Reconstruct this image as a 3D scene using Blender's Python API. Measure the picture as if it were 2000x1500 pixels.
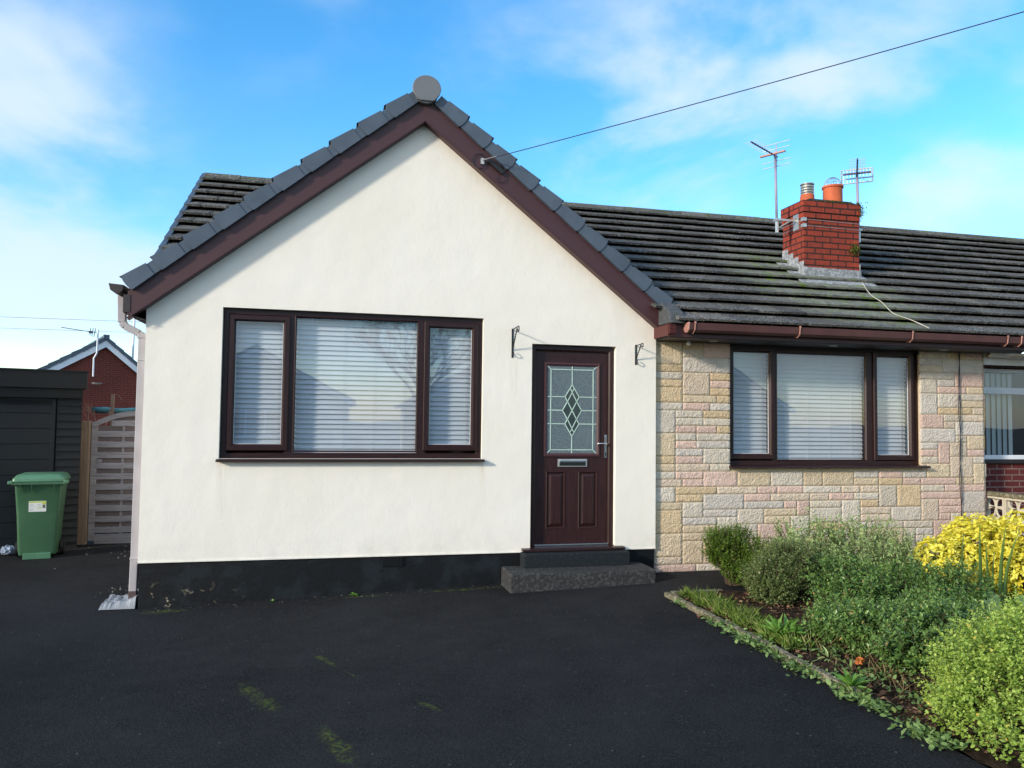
import bpy, bmesh, math, random
import numpy as np
from mathutils import Vector, Matrix
rad = math.radians
rng = np.random.default_rng(7); random.seed(7)
for o in list(bpy.data.objects): bpy.data.objects.remove(o)
S = bpy.context.scene
COL = S.collection

# ---------------------------------------------------------------- camera
cd = bpy.data.cameras.new('camera'); cam = bpy.data.objects.new('camera', cd); COL.objects.link(cam)
r_ = Vector((.97317899, -.22972738, .01216489)); u_ = Vector((-.02278466, -.04363174, .99878783)); f_ = Vector((.22891814, .9722765, .04769575))
M = Matrix(((r_.x, u_.x, -f_.x, 1.6808), (r_.y, u_.y, -f_.y, -7.643), (r_.z, u_.z, -f_.z, 1.5746), (0, 0, 0, 1)))
cam.matrix_world = M
cd.sensor_width = 36; cd.lens = 1498.44/2000*36; cd.clip_start = .05; cd.clip_end = 3000
S.camera = cam

# ---------------------------------------------------------------- light
SUN_EL, SUN_AZ = 19.0, 26.0        # elevation; degrees in front of the facade plane, coming from the left
sd = Vector((-math.cos(rad(SUN_EL))*math.cos(rad(SUN_AZ)), -math.cos(rad(SUN_EL))*math.sin(rad(SUN_AZ)), math.sin(rad(SUN_EL))))
sl = bpy.data.lights.new('sun', 'SUN'); sl.energy = 2.0; sl.angle = rad(5); sl.color = (1, .90, .75)
so = bpy.data.objects.new('sun', sl); COL.objects.link(so)
so.rotation_euler = sd.to_track_quat('Z', 'Y').to_euler()
W = bpy.data.worlds.new('World'); S.world = W; W.use_nodes = True
nt = W.node_tree; nt.nodes.clear(); N = nt.nodes; L = nt.links
def nd(t, **k):
    n = N.new(t)
    for a, b in k.items(): setattr(n, a, b)
    return n
sky = nd('ShaderNodeTexSky'); sky.sky_type = 'NISHITA'; sky.sun_disc = False
sky.sun_elevation = rad(SUN_EL); sky.sun_rotation = math.atan2(sd.x, sd.y) % (2*math.pi)
sky.altitude = 50; sky.air_density = 1.0; sky.dust_density = .5; sky.ozone_density = 2.4
hs = nd('ShaderNodeHueSaturation'); hs.inputs['Saturation'].default_value = 1.33; hs.inputs['Hue'].default_value = .496
hs.inputs['Value'].default_value = 1.3
L.new(sky.outputs[0], hs.inputs['Color'])
geo = nd('ShaderNodeTexCoord')
def vm(op, a, b=None):
    n = nd('ShaderNodeVectorMath', operation=op)
    for i, v in enumerate((a, b)):
        if v is None: continue
        if hasattr(v, 'node'): L.new(v, n.inputs[i])
        else: n.inputs[i].default_value = v
    return n
def mth(op, a, b=0., clamp=False):
    n = nd('ShaderNodeMath', operation=op); n.use_clamp = clamp
    for i, v in enumerate((a, b)):
        if hasattr(v, 'node'): L.new(v, n.inputs[i])
        else: n.inputs[i].default_value = v
    return n.outputs[0]
# clouds: soft banks in view, plus fibrous noise; unseen banks behind added as white fill
nz = nd('ShaderNodeTexNoise'); nz.inputs['Scale'].default_value = 3.6; nz.inputs['Detail'].default_value = 9; nz.inputs['Roughness'].default_value = .5
nz.inputs['Distortion'].default_value = .3
mp = nd('ShaderNodeMapping'); mp.inputs['Scale'].default_value = (1, 1, 1.7); mp.inputs['Location'].default_value = (.35, .1, .2)
mp.inputs['Rotation'].default_value = (0, rad(-18), 0)
L.new(geo.outputs['Generated'], mp.inputs[0]); L.new(mp.outputs[0], nz.inputs['Vector'])
nz2 = nd('ShaderNodeTexNoise'); nz2.inputs['Scale'].default_value = 7; nz2.inputs['Detail'].default_value = 6; nz2.inputs['Roughness'].default_value = .6
L.new(mp.outputs[0], nz2.inputs['Vector'])
banks = [(-.330, .89, .300, 130, .42), (-.254, .923, .285, 300, .40), (-.332, .925, .183, 110, .40), (-.267, .952, .146, 150, .30), (.218, .868, .446, 130, .46), (.342, .821, .458, 130, .30),
         (.354, .879, .32, 150, .80), (.431, .828, .36, 120, .60), (.544, .752, .372, 120, .44), (.655, .665, .359, 110, .60), (.643, .703, .305, 200, .30), (.643, .727, .24, 500, .36), (.264, .911, .316, 300, .60),
         (-.008, .886, .463, 300, .25), (-.292, .871, .394, 250, .18), (-.19, .973, .129, 200, .30), (.502, .81, .304, 150, .30), (.448, .774, .448, 160, .30), (-.45, .87, .25, 20, .30),
         (-.7, -.7, .35, 2.2, 1.3), (.4, -.9, .35, 3, 1.3), (0, -.3, 1, 5, .8)]  # out of view, behind and overhead: added to whiten the fill light
tot = None
for x, y, z, k, a in banks:
    v = Vector((x, y, z)).normalized()
    d = vm('DOT_PRODUCT', geo.outputs['Generated'], tuple(v)).outputs['Value']
    e = mth('MULTIPLY', mth('SUBTRACT', d, 1.), k)
    e = mth('MULTIPLY', mth('EXPONENT', e), a)
    tot = e if tot is None else mth('ADD', tot, e)
c1 = mth('MULTIPLY', mth('SUBTRACT', nz.outputs[0], .46), 3.4)
c2 = mth('MULTIPLY', mth('SUBTRACT', nz2.outputs[0], .5), .55)
cv = mth('ADD', mth('ADD', mth('MULTIPLY', tot, .34), mth('MULTIPLY', mth('ADD', c1, c2), mth('ADD', mth('MULTIPLY', tot, .95), .16))), 0.0)
cr = nd('ShaderNodeMapRange'); cr.interpolation_type = 'SMOOTHSTEP'
cr.inputs[1].default_value = -.05; cr.inputs[2].default_value = 1.05; cr.inputs[3].default_value = 0; cr.inputs[4].default_value = .84
L.new(cv, cr.inputs[0])
mx = nd('ShaderNodeMixRGB'); L.new(cr.outputs[0], mx.inputs[0]); L.new(hs.outputs[0], mx.inputs[1])
mx.inputs[2].default_value = (3.1, 3.6, 4.15, 1)
bg = nd('ShaderNodeBackground'); bg.inputs['Strength'].default_value = .125
L.new(mx.outputs[0], bg.inputs[0]); wo = nd('ShaderNodeOutputWorld'); L.new(bg.outputs[0], wo.inputs[0])
S.view_settings.view_transform = 'Standard'; S.view_settings.look = 'None'; S.view_settings.gamma = 1
S.view_settings.exposure = 1.08
S.cycles.max_bounces = 6; S.cycles.transparent_max_bounces = 12; S.cycles.use_denoising = True

# ---------------------------------------------------------------- materials
class NT:
    def __init__(s, name):
        s.m = bpy.data.materials.new(name); s.m.use_nodes = True; s.t = s.m.node_tree; s.N = s.t.nodes; s.L = s.t.links
        s.b = s.N['Principled BSDF']; s.tc = s.N.new('ShaderNodeTexCoord')
    def n(s, t, ins=None, **k):
        n = s.N.new(t)
        for a, b in k.items(): setattr(n, a, b)
        for a, b in (ins or {}).items():
            if hasattr(b, 'node'): s.L.new(b, n.inputs[a])
            else: n.inputs[a].default_value = b
        return n
    def pos(s, scale=(1, 1, 1), loc=(0, 0, 0), src='Object'):
        if src == 'World': v = s.n('ShaderNodeNewGeometry').outputs['Position']
        else: v = s.tc.outputs[src]
        return s.n('ShaderNodeMapping', {0: v, 'Scale': scale, 'Location': loc}).outputs[0]
    def noise(s, sc, det=4, rough=.5, v=None, dist=0):
        return s.n('ShaderNodeTexNoise', {'Vector': v if v else s.pos(), 'Scale': sc, 'Detail': det, 'Roughness': rough, 'Distortion': dist}).outputs[0]
    def ramp(s, f, a, b, c=0, d=1):
        return s.n('ShaderNodeMapRange', {0: f, 1: a, 2: b, 3: c, 4: d}).outputs[0]
    def mix(s, f, a, b, mode='MIX'):
        c = lambda q: q if hasattr(q, 'node') else (*q, 1)
        return s.n('ShaderNodeMixRGB', {0: f, 1: c(a), 2: c(b)}, blend_type=mode).outputs[0]
    def math(s, op, a, b=0.): return s.n('ShaderNodeMath', {0: a, 1: b}, operation=op).outputs[0]
    def bump(s, h, st=.3, d=.01, nrm=None):
        i = {'Height': h, 'Strength': st, 'Distance': d}
        if nrm: i['Normal'] = nrm
        o = s.n('ShaderNodeBump', i).outputs[0]; s.L.new(o, s.b.inputs['Normal']); return o
    def col(s, c):
        if hasattr(c, 'node'): s.L.new(c, s.b.inputs['Base Color'])
        else: s.b.inputs['Base Color'].default_value = (*c, 1)
    def set(s, **k):
        for a, b in k.items():
            a = a.replace('_', ' ')
            if hasattr(b, 'node'): s.L.new(b, s.b.inputs[a])
            else: s.b.inputs[a].default_value = b
def simple(name, c, rough=.5, var=.15, sc=6, metal=0, bump=0, bsc=80, spec=.5):
    m = NT(name); f = m.noise(sc, 5)
    d = tuple(x*(1-var) for x in c); e = tuple(min(1, x*(1+var)) for x in c)
    m.col(m.mix(m.ramp(f, .3, .7), d, e)); m.set(Roughness=rough, Metallic=metal, Specular_IOR_Level=spec)
    if bump: m.bump(m.noise(bsc, 4), bump, .004)
    return m.m
def m_render():
    m = NT('painted_render')
    w = m.pos(src='World')
    c = m.mix(m.ramp(m.noise(.9, 5, .6, w), .35, .7), (.82, .775, .685), (.86, .82, .745))
    sp = m.n('ShaderNodeSeparateXYZ', {0: w})
    # rusty-cream run marks following the rake of the barge board, and faint streaks under the sills
    dx = m.math('ABSOLUTE', m.math('SUBTRACT', sp.outputs[0], 2.535))
    dz = m.math('SUBTRACT', m.math('SUBTRACT', 4.55, m.math('MULTIPLY', dx, .785)), sp.outputs[2])
    rr = m.math('MULTIPLY', m.ramp(dz, .0, .42, 1, 0), m.ramp(m.noise(2.2, 5, .6, w), .35, .75))
    c = m.mix(m.math('MULTIPLY', rr, .40), c, (.74, .62, .46))
    stv = m.pos((9, 1, .8), src='World'); st = m.ramp(m.noise(1.2, 5, .6, stv), .62, .85)
    c = m.mix(m.math('MULTIPLY', st, .22), c, (.60, .55, .45))
    for sx in (.70, 3.18, 3.50):
        a = m.ramp(m.math('ABSOLUTE', m.math('SUBTRACT', sp.outputs[0], sx)), .05, .0, 0, 1); zt = 2.2 if sx > 3.3 else 1.15
        b = m.math('MULTIPLY', m.ramp(sp.outputs[2], zt, zt-.03, 0, 1), m.ramp(sp.outputs[2], zt-.55, zt, 0, 1)); c = m.mix(m.math('MULTIPLY', m.math('MULTIPLY', a, b), m.ramp(m.noise(1.5, 4, .6, m.pos((22, 1, 2), src='World')), .4, .62, 0, .5)), c, (.52, .42, .28))
    gr = m.math('MULTIPLY', m.ramp(sp.outputs[2], .50, .24, 0, 1), m.ramp(m.noise(7, 6, .7, w), .45, .7)); c = m.mix(m.math('MULTIPLY', gr, .30), c, (.50, .48, .42))
    m.col(c); m.set(Roughness=.85, Specular_IOR_Level=.2)
    h = m.math('ADD', m.math('MULTIPLY', m.noise(3.2, 4, .5, w), 6.), m.noise(38, 5, .7, w))
    m.bump(h, .16, .011); return m.m
def m_plinth():
    m = NT('black_plinth_paint'); w = m.pos(src='World')
    f = m.ramp(m.noise(4, 6, .6, w), .50, .60); c = m.mix(f, (.005, .006, .0075), (.010, .0135, .017))
    sp = m.n('ShaderNodeSeparateXYZ', {0: w})
    low = m.math('MULTIPLY', m.ramp(sp.outputs[2], .07, -.12, 0, 1), m.ramp(sp.outputs[0], 1.0, .2, 0, 1))
    pe = m.math('MULTIPLY', low, m.ramp(m.noise(13, 7, .7, w), .60, .64))
    c = m.mix(pe, c, (.36, .30, .22)); m.col(c); m.set(Roughness=.55, Specular_IOR_Level=.3); m.bump(m.noise(25, 6, .7, w), .5, .008); return m.m
def m_upvc(name, a, b, rough=.38, vert=False, grain=1):
    m = NT(name); v = m.pos((60, 60, 2.5) if vert else (2.5, 60, 60))
    f = m.ramp(m.noise(1.6, 6, .65, v, .6), .35, .68); m.col(m.mix(f, a, b)); m.set(Roughness=rough, Specular_IOR_Level=.35)
    m.bump(f, .12*grain, .002); return m.m
def m_stone():
    m = NT('rock_faced_stone'); at = m.n('ShaderNodeAttribute', attribute_name='col').outputs['Color']; w = m.pos(src='World')
    f = m.noise(14, 6, .65, w); c = m.mix(.8, at, m.mix(m.ramp(f, .3, .7), (.78, .76, .74), (1., 1., 1.)), 'MULTIPLY')
    g = m.ramp(m.noise(70, 4, .7, w), .35, .75); c = m.mix(m.math('MULTIPLY', g, .22), c, (.40, .30, .18))
    m.col(c); m.set(Roughness=.9, Specular_IOR_Level=.15)
    vo = m.n('ShaderNodeTexVoronoi', {'Vector': w, 'Scale': 60}).outputs[0]
    h = m.math('ADD', m.noise(45, 5, .7, w), m.math('MULTIPLY', vo, .8)); h = m.math('ADD', h, m.math('MULTIPLY', m.noise(22, 5, .65, w), 1.3)); m.bump(h, .55, .02); return m.m
def m_brick(name, c1, c2, mort, axis=0, sc=1, mw=.012, proud=.6):
    m = NT(name); w = m.pos()
    sp = m.n('ShaderNodeSeparateXYZ', {0: w}); cx = sp.outputs[0] if axis == 0 else (sp.outputs[1] if axis == 1 else m.math('ADD', sp.outputs[0], sp.outputs[1]))
    v = m.n('ShaderNodeCombineXYZ', {0: cx, 1: sp.outputs[2]}).outputs[0]
    wob = m.n('ShaderNodeTexNoise', {'Vector': w, 'Scale': 25, 'Detail': 3}).outputs['Color']
    v2 = m.n('ShaderNodeMixRGB', {0: .006, 1: v, 2: wob}, blend_type='ADD').outputs[0]
    b = m.n('ShaderNodeTexBrick', {'Vector': v2, 'Color1': (*c1, 1), 'Color2': (*c2, 1), 'Mortar': (*mort, 1), 'Scale': sc, 'Mortar Size': mw, 'Mortar Smooth': .15, 'Bias': 0, 'Brick Width': .225, 'Row Height': .075})
    f = m.ramp(m.noise(18, 6, .65), .3, .7); c = m.mix(f, b.outputs[0], m.mix(.5, b.outputs[0], (.05, .02, .015))); m.col(c); m.set(Roughness=.85, Specular_IOR_Level=.2)
    h = m.math('SUBTRACT', m.math('MULTIPLY', m.noise(60, 4), .25), b.outputs[1]); m.bump(h, proud, .008); return m.m
def m_tile(name='concrete_roof_tile', moss=True):
    m = NT(name); w = m.pos(src='World'); at = m.n('ShaderNodeAttribute', attribute_name='tint').outputs['Fac']
    c = m.mix(at, (.048, .046, .044), (.110, .103, .092))
    # lichen: short pale flecks and blotches
    l1 = m.ramp(m.noise(48, 4, .8, w), .53, .62); l2 = m.ramp(m.noise(1.6, 4, .6, w), .38, .62)
    c = m.mix(m.math('MULTIPLY', l1, m.math('ADD', m.math('MULTIPLY', l2, .6), .25)), c, (.50, .50, .47))
    l4 = m.ramp(m.noise(9, 5, .7, w), .56, .68); c = m.mix(m.math('MULTIPLY', l4, .3), c, (.12, .12, .10))
    if moss:
        # lime run-off and moss fan below the chimney
        def patch(x, y, rx, ry, sh=0):
            q = m.n('ShaderNodeSeparateXYZ', {0: w})
            px = m.math('DIVIDE', m.math('SUBTRACT', m.math('SUBTRACT', q.outputs[0], x), m.math('MULTIPLY', m.math('SUBTRACT', q.outputs[1], y), sh)), rx)
            py = m.math('DIVIDE', m.math('SUBTRACT', q.outputs[1], y), ry)
            return m.math('SUBTRACT', 1., m.math('ADD', m.math('MULTIPLY', px, px), m.math('MULTIPLY', py, py)))
        p = m.ramp(m.math('ADD', patch(7.5, .55, 1.15, 1.15, -.3), m.math('MULTIPLY', m.noise(3, 5, .6, w), .7)), .35, 1.0)
        c = m.mix(m.math('MULTIPLY', p, m.ramp(m.noise(13, 6, .7, w), .40, .62, .18, .95)), c, (.24, .25, .20))
        g = m.math('MULTIPLY', p, m.ramp(m.noise(7, 6, .7, w), .53, .62)); c = m.mix(g, c, (.12, .20, .02))
        rz = m.n('ShaderNodeSeparateXYZ', {0: w}).outputs[2]
        g2 = m.math('MULTIPLY', m.ramp(rz, 4.45, 4.78, 0, 1), m.ramp(m.noise(8, 5, .7, w), .5, .62)); c = m.mix(m.math('MULTIPLY', g2, .7), c, (.09, .11, .03))
    m.col(c); m.set(Roughness=.82, Specular_IOR_Level=.25)
    m.bump(m.math('ADD', m.noise(60, 5, .7, w), m.noise(15, 4, .6, w)), .5, .01); return m.m
def m_asphalt():
    m = NT('asphalt'); w = m.pos(src='World')
    c = m.mix(m.ramp(m.noise(.7, 5, .6, w), .35, .68), (.0060, .0064, .0076), (.0200, .0208, .0235))
    c = m.mix(m.ramp(m.noise(95, 4, .8, w), .50, .64), c, (.048, .052, .060)); c = m.mix(m.ramp(m.noise(48, 5, .85, w), .48, .34, 0, .9), c, (.002, .002, .003))
    sp = m.ramp(m.n('ShaderNodeTexVoronoi', {'Vector': w, 'Scale': 9}, feature='F1').outputs[0], .07, .03); c = m.mix(m.math('MULTIPLY', sp, .6), c, (.22, .21, .19))
    q = m.n('ShaderNodeSeparateXYZ', {0: w})
    def patch(x, y, rx, ry, rot):
        ca, sa = math.cos(rad(rot)), math.sin(rad(rot))
        a = m.math('SUBTRACT', q.outputs[0], x); b = m.math('SUBTRACT', q.outputs[1], y)
        px = m.math('DIVIDE', m.math('ADD', m.math('MULTIPLY', a, ca), m.math('MULTIPLY', b, sa)), rx)
        py = m.math('DIVIDE', m.math('SUBTRACT', m.math('MULTIPLY', b, ca), m.math('MULTIPLY', a, sa)), ry)
        return m.math('SUBTRACT', 1., m.math('ADD', m.math('MULTIPLY', px, px), m.math('MULTIPLY', py, py)))
    tot = None
    for p in ((1.30, -2.66, .42, .09, -66), (1.68, -2.0, .24, .04, -66), (1.74, -3.45, .48, .085, -72), (2.28, -3.05, .22, .035, -60), (.25, -.16, .28, .09, 0), (3.0, -.12, .55, .06, 0), (2.0, -.10, .4, .05, 0), (1.85, -2.35, .24, .012, -62)):
        t = m.math('MAXIMUM', patch(*p), 0.); tot = t if tot is None else m.math('MAXIMUM', tot, t)
    tot = m.math('ADD', tot, m.math('MULTIPLY', m.math('SUBTRACT', m.noise(9, 6, .7, w), .66), m.ramp(tot, 0, .1, 0, 2.6))); g = m.math('MULTIPLY', m.ramp(tot, 0, .7), m.ramp(m.noise(38, 5, .75, w), .44, .58)); c = m.mix(m.math('MULTIPLY', g, .8), c, (.10, .14, .022))
    # a hairline crack
    m.col(c); m.set(Roughness=m.ramp(m.noise(3, 4, .6, w), .3, .7, .72, .92), Specular_IOR_Level=.16)
    h = m.math('ADD', m.math('MULTIPLY', m.n('ShaderNodeTexVoronoi', {'Vector': w, 'Scale': 150}).outputs[0], .8), m.noise(190, 3, .8, w))
    m.bump(h, 1., .010); return m.m
def m_leaf(name, cols, rough=.45, trans=.25):
    m = NT(name); at = m.n('ShaderNodeAttribute', attribute_name='tint').outputs['Fac']
    r = m.n('ShaderNodeValToRGB', {0: at}); e = r.color_ramp.elements
    for i, (p, c) in enumerate(cols):
        q = e[i] if i < 2 else e.new(p)
        q.position = p; q.color = (*c, 1)
    c = r.outputs[0]; m.col(c); m.set(Roughness=rough, Specular_IOR_Level=.35)
    tr = m.n('ShaderNodeBsdfTranslucent', {0: m.mix(1., c, (1.0, 1.15, .55), 'MULTIPLY')})
    mxs = m.n('ShaderNodeMixShader', {0: trans, 1: m.b.outputs[0], 2: tr.outputs[0]}); m.L.new(mxs.outputs[0], m.N['Material Output'].inputs[0]); return m.m
def m_glass(name, tint=(.9, .95, 1), ior=1.75):
    m = NT(name); m.N.remove(m.b)
    lw_ = m.n('ShaderNodeLayerWeight', {'Blend': .5}).outputs['Facing']; fr = m.n('ShaderNodeMath', {0: m.math('MULTIPLY', m.math('POWER', lw_, 4.), .85), 1: .105}, operation='ADD'); gl = m.n('ShaderNodeBsdfGlossy', {'Roughness': .015, 0: (.95, .97, 1, 1)})
    w = m.noise(1.1, 2, .4); bp = m.n('ShaderNodeBump', {'Height': w, 'Strength': .05, 'Distance': .05}); m.L.new(bp.outputs[0], gl.inputs['Normal'])
    tp = m.n('ShaderNodeBsdfTransparent', {0: (*tint, 1)})
    ms = m.n('ShaderNodeMixShader', {0: fr.outputs[0], 1: tp.outputs[0], 2: gl.outputs[0]}); m.L.new(ms.outputs[0], m.N['Material Output'].inputs[0]); return m.m
def m_soil():
    m = NT('soil'); w = m.pos(src='World')
    c = m.mix(m.ramp(m.noise(9, 6, .7, w), .35, .65), (.022, .014, .010), (.07, .045, .03)); m.col(c); m.set(Roughness=.95, Specular_IOR_Level=.1)
    m.bump(m.noise(22, 6, .7, w), 1., .04); return m.m
def m_wood(name, a, b, vert=False, sc=1):
    m = NT(name); v = m.pos((30, 30, 1.4) if vert else (1.4, 30, 30)); f = m.ramp(m.noise(1.5*sc, 6, .65, v, .8), .3, .7)
    m.col(m.mix(f, a, b)); m.set(Roughness=.85, Specular_IOR_Level=.2); m.bump(f, .3, .004); return m.m
def m_concrete(name, a, b, dark=None):
    m = NT(name); w = m.pos(src='World'); c = m.mix(m.ramp(m.noise(6, 6, .7, w), .35, .65), a, b)
    if dark: c = m.mix(m.ramp(m.noise(24, 6, .75, w), .44, .60), dark, c)
    m.col(c); m.set(Roughness=.9, Specular_IOR_Level=.2); m.bump(m.noise(50, 5, .7, w), .6, .008); return m.m
def m_step(name, base, patch, t0=.57):
    m = NT(name); w = m.pos(src='World'); q = m.n('ShaderNodeSeparateXYZ', {0: w})
    f = m.ramp(m.noise(34, 6, .8, w), t0, t0+.14); c = m.mix(m.math('MULTIPLY', f, .55), base, patch)
    m.col(c); m.set(Roughness=.85, Specular_IOR_Level=.2); m.bump(m.noise(45, 5, .7, w), .6, .01); return m.m

MT = dict(
 render=m_render(), plinth=m_plinth(), stone=m_stone(), mortar=m_concrete('stone_mortar', (.54, .44, .30), (.64, .53, .38)),
 upvc=m_upvc('rosewood_upvc', (.014, .0048, .0052), (.034, .012, .0125)), upvcv=m_upvc('rosewood_upvc_upright', (.014, .0048, .0052), (.034, .012, .0125), vert=True),
 barge=simple('rosewood_barge_board', (.058, .021, .025), .5, .05, 3), doorm=m_upvc('rosewood_door_skin', (.018, .006, .007), (.046, .016, .017), .42, True, 3),
 gutter=simple('brown_gutter_plastic', (.085, .034, .032), .4, .15), clip=simple('sunlit_pink_clip', (.40, .20, .16), .5, .2), fascia=m_upvc('mahogany_fascia', (.05, .008, .008), (.10, .02, .016), .4),  # clip pink: gutter brown with sunlight on the end cap put into the colour
 soffit=simple('dark_soffit', (.012, .007, .008), .5), dkgut=simple('dark_brown_gutter', (.03, .022, .022), .5),
 tile=m_tile(), tile2=m_tile('smooth_grey_roof_tile', False), verge=simple('grey_plastic_verge', (.072, .095, .128), .42, .16, 5, spec=.4), apex=simple('grey_ridge_end', (.15, .16, .175), .5, .06),
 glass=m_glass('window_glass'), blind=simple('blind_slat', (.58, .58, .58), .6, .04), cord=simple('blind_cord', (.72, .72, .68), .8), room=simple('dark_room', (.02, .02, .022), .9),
 dglass=None, lead=simple('lead_strip', (.50, .66, .58), .5, .1), bevel=simple('bevelled_glass', (.035, .05, .05), .08, .3, spec=.9), chrome=simple('chrome', (.75, .76, .78), .18, .05, metal=1), blackm=simple('black_iron', (.010, .009, .010), .45),
 brick=m_brick('red_chimney_brick', (.36, .055, .03), (.29, .05, .032), (.028, .024, .022), 2, mw=.0085, proud=.9), brickn=m_brick('dark_red_brick', (.15, .028, .025), (.11, .022, .022), (.25, .17, .15), 2, mw=.008, proud=.4),
 brickf=m_brick('far_red_brick', (.20, .042, .030), (.165, .034, .026), (.24, .10, .075), 2, mw=.006, proud=.2),
 leadm=m_concrete('lead_flashing', (.30, .32, .34), (.48, .50, .52), (.20, .21, .22)), terra=simple('terracotta', (.50, .105, .035), .75, .18, 9), steel=simple('galvanised_steel', (.52, .52, .50), .4, .15, metal=.7),
 alu=simple('weathered_aluminium', (.42, .41, .45), .45, .15, metal=.5), mast=simple('painted_mast', (.30, .26, .33), .5, .2), yell=simple('dull_brass_clamp', (.35, .29, .16), .6, .3), purple=simple('dark_aerial_boom', (.06, .05, .10), .5),
 white=simple('white_upvc', (.74, .76, .80), .35, .04), whited=simple('white_gutter', (.70, .70, .68), .4, .06), dpipe=simple('mauve_grey_downpipe', (.42, .39, .405), .5, .08), dpipeb=simple('brown_pipe_shoe', (.08, .05, .05), .5),
 asphalt=m_asphalt(), soil=m_soil(), kerb=m_concrete('old_concrete_edging', (.19, .16, .12), (.32, .27, .20), (.09, .09, .05)), stepa=m_step('painted_black_step', (.014, .018, .022), (.10, .11, .11)), stepb=m_step('worn_black_step', (.030, .031, .033), (.13, .13, .125), .48),
 cement=simple('grey_cement_bedding', (.06, .066, .07), .9, .3, 20, bump=.6),
 slab=simple('dark_stone_slab', (.028, .027, .033), .8, .3, 4, bump=.5), gar=m_upvc('black_timber_paint', (.004, .005, .0065), (.008, .0105, .013), .6), gard=m_upvc('black_door_paint', (.008, .011, .014), (.011, .015, .019), .65),
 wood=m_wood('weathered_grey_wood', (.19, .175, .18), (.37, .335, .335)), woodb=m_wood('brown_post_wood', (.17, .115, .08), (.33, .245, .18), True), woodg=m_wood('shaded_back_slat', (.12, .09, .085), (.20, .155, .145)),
 bin=simple('green_bin_plastic', (.05, .13, .068), .42, .1, 3, bump=.15, bsc=200), binl=simple('light_green_lid_plastic', (.085, .21, .125), .38, .1), rubber=simple('black_rubber', (.01, .01, .01), .7), label=simple('white_sticker', (.75, .78, .76), .5, .04),
 labely=simple('lime_sticker', (.50, .60, .06), .5), labelk=simple('sticker_ink', (.12, .14, .12), .6), labelb=simple('sticker_grey_print', (.42, .46, .50), .6), sheet=simple('cloudy_plastic_sheet', (.24, .255, .28), .5, .12, 12), bag=simple('pale_blue_plastic', (.30, .35, .45), .7, .2, 20),
 tarp=simple('blue_green_tarpaulin', (.09, .26, .30), .5, .35, 14), twig=simple('pale_bare_twig', (.36, .24, .19), .8), bark=simple('shrub_bark', (.075, .05, .03), .9), cable=simple('black_cable', (.02, .018, .03), .6), wcable=simple('white_cable', (.55, .52, .42), .6),
 screen=m_concrete('cream_screen_block', (.42, .38, .29), (.56, .51, .42)), vblind=simple('vertical_blind_fabric', (.36, .40, .38), .8, .05), led=simple('downlight_glass', (.45, .43, .42), .3), rust=simple('rust_runs', (.30, .17, .10), .9),
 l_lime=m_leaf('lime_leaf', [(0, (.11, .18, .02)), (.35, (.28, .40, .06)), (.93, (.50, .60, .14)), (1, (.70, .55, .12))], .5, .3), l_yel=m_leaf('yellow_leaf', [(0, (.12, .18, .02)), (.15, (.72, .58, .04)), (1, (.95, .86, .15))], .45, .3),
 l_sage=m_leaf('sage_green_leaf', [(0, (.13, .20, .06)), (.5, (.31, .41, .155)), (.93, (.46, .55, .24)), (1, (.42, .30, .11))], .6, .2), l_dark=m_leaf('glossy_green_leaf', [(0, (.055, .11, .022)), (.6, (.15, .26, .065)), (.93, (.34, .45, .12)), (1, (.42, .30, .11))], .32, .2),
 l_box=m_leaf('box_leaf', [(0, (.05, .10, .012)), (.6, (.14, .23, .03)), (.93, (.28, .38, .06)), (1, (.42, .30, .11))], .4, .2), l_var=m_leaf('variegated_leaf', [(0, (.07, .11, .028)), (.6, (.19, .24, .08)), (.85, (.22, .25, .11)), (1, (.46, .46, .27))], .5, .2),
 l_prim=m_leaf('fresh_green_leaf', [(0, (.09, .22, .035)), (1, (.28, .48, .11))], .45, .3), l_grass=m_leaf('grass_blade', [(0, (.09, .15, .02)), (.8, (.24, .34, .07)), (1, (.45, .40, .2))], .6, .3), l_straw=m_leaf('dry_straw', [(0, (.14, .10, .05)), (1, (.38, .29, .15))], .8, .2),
 l_dead=m_leaf('dead_leaf', [(0, (.035, .018, .010)), (.6, (.12, .06, .03)), (1, (.32, .19, .10))], .8, .1), l_weed=m_leaf('low_weed', [(0, (.07, .14, .035)), (1, (.24, .34, .11))], .6, .2), l_orange=m_leaf('orange_leaf', [(0, (.50, .13, .03)), (1, (.65, .24, .05))], .6, .2),
 l_ymap=m_leaf('yellow_green_leaf', [(0, (.42, .45, .03)), (1, (.70, .58, .06))], .6, .2), l_iris=m_leaf('blade_leaf', [(0, (.055, .12, .03)), (1, (.14, .24, .06))], .45, .25), stonebit=simple('grit', (.12, .11, .10), .9, .4, 40),  moss=m_leaf('moss_tuft', [(0, (.05, .07, .01)), (1, (.14, .18, .03))], .9, .1),
 oppw=simple('opposite_cream_wall', (.55, .52, .44), .9), opproof=simple('opposite_roof', (.05, .045, .042), .8, .3, 8), hedge=m_leaf('hedge_leaf', [(0, (.02, .05, .015)), (1, (.07, .12, .03))], .5, .2),
)
def m_dglass():
    m = NT('obscure_door_glass'); w = m.pos(src='World')
    vo = m.n('ShaderNodeTexVoronoi', {'Vector': w, 'Scale': 150}).outputs[0]
    m.col(m.mix(m.ramp(m.noise(140, 4, .7, w), .4, .62), (.05, .07, .08), (.20, .25, .27))); m.set(Roughness=.18, Specular_IOR_Level=.8); m.bump(vo, .55, .006); return m.m
MT['dglass'] = m_dglass()

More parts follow.
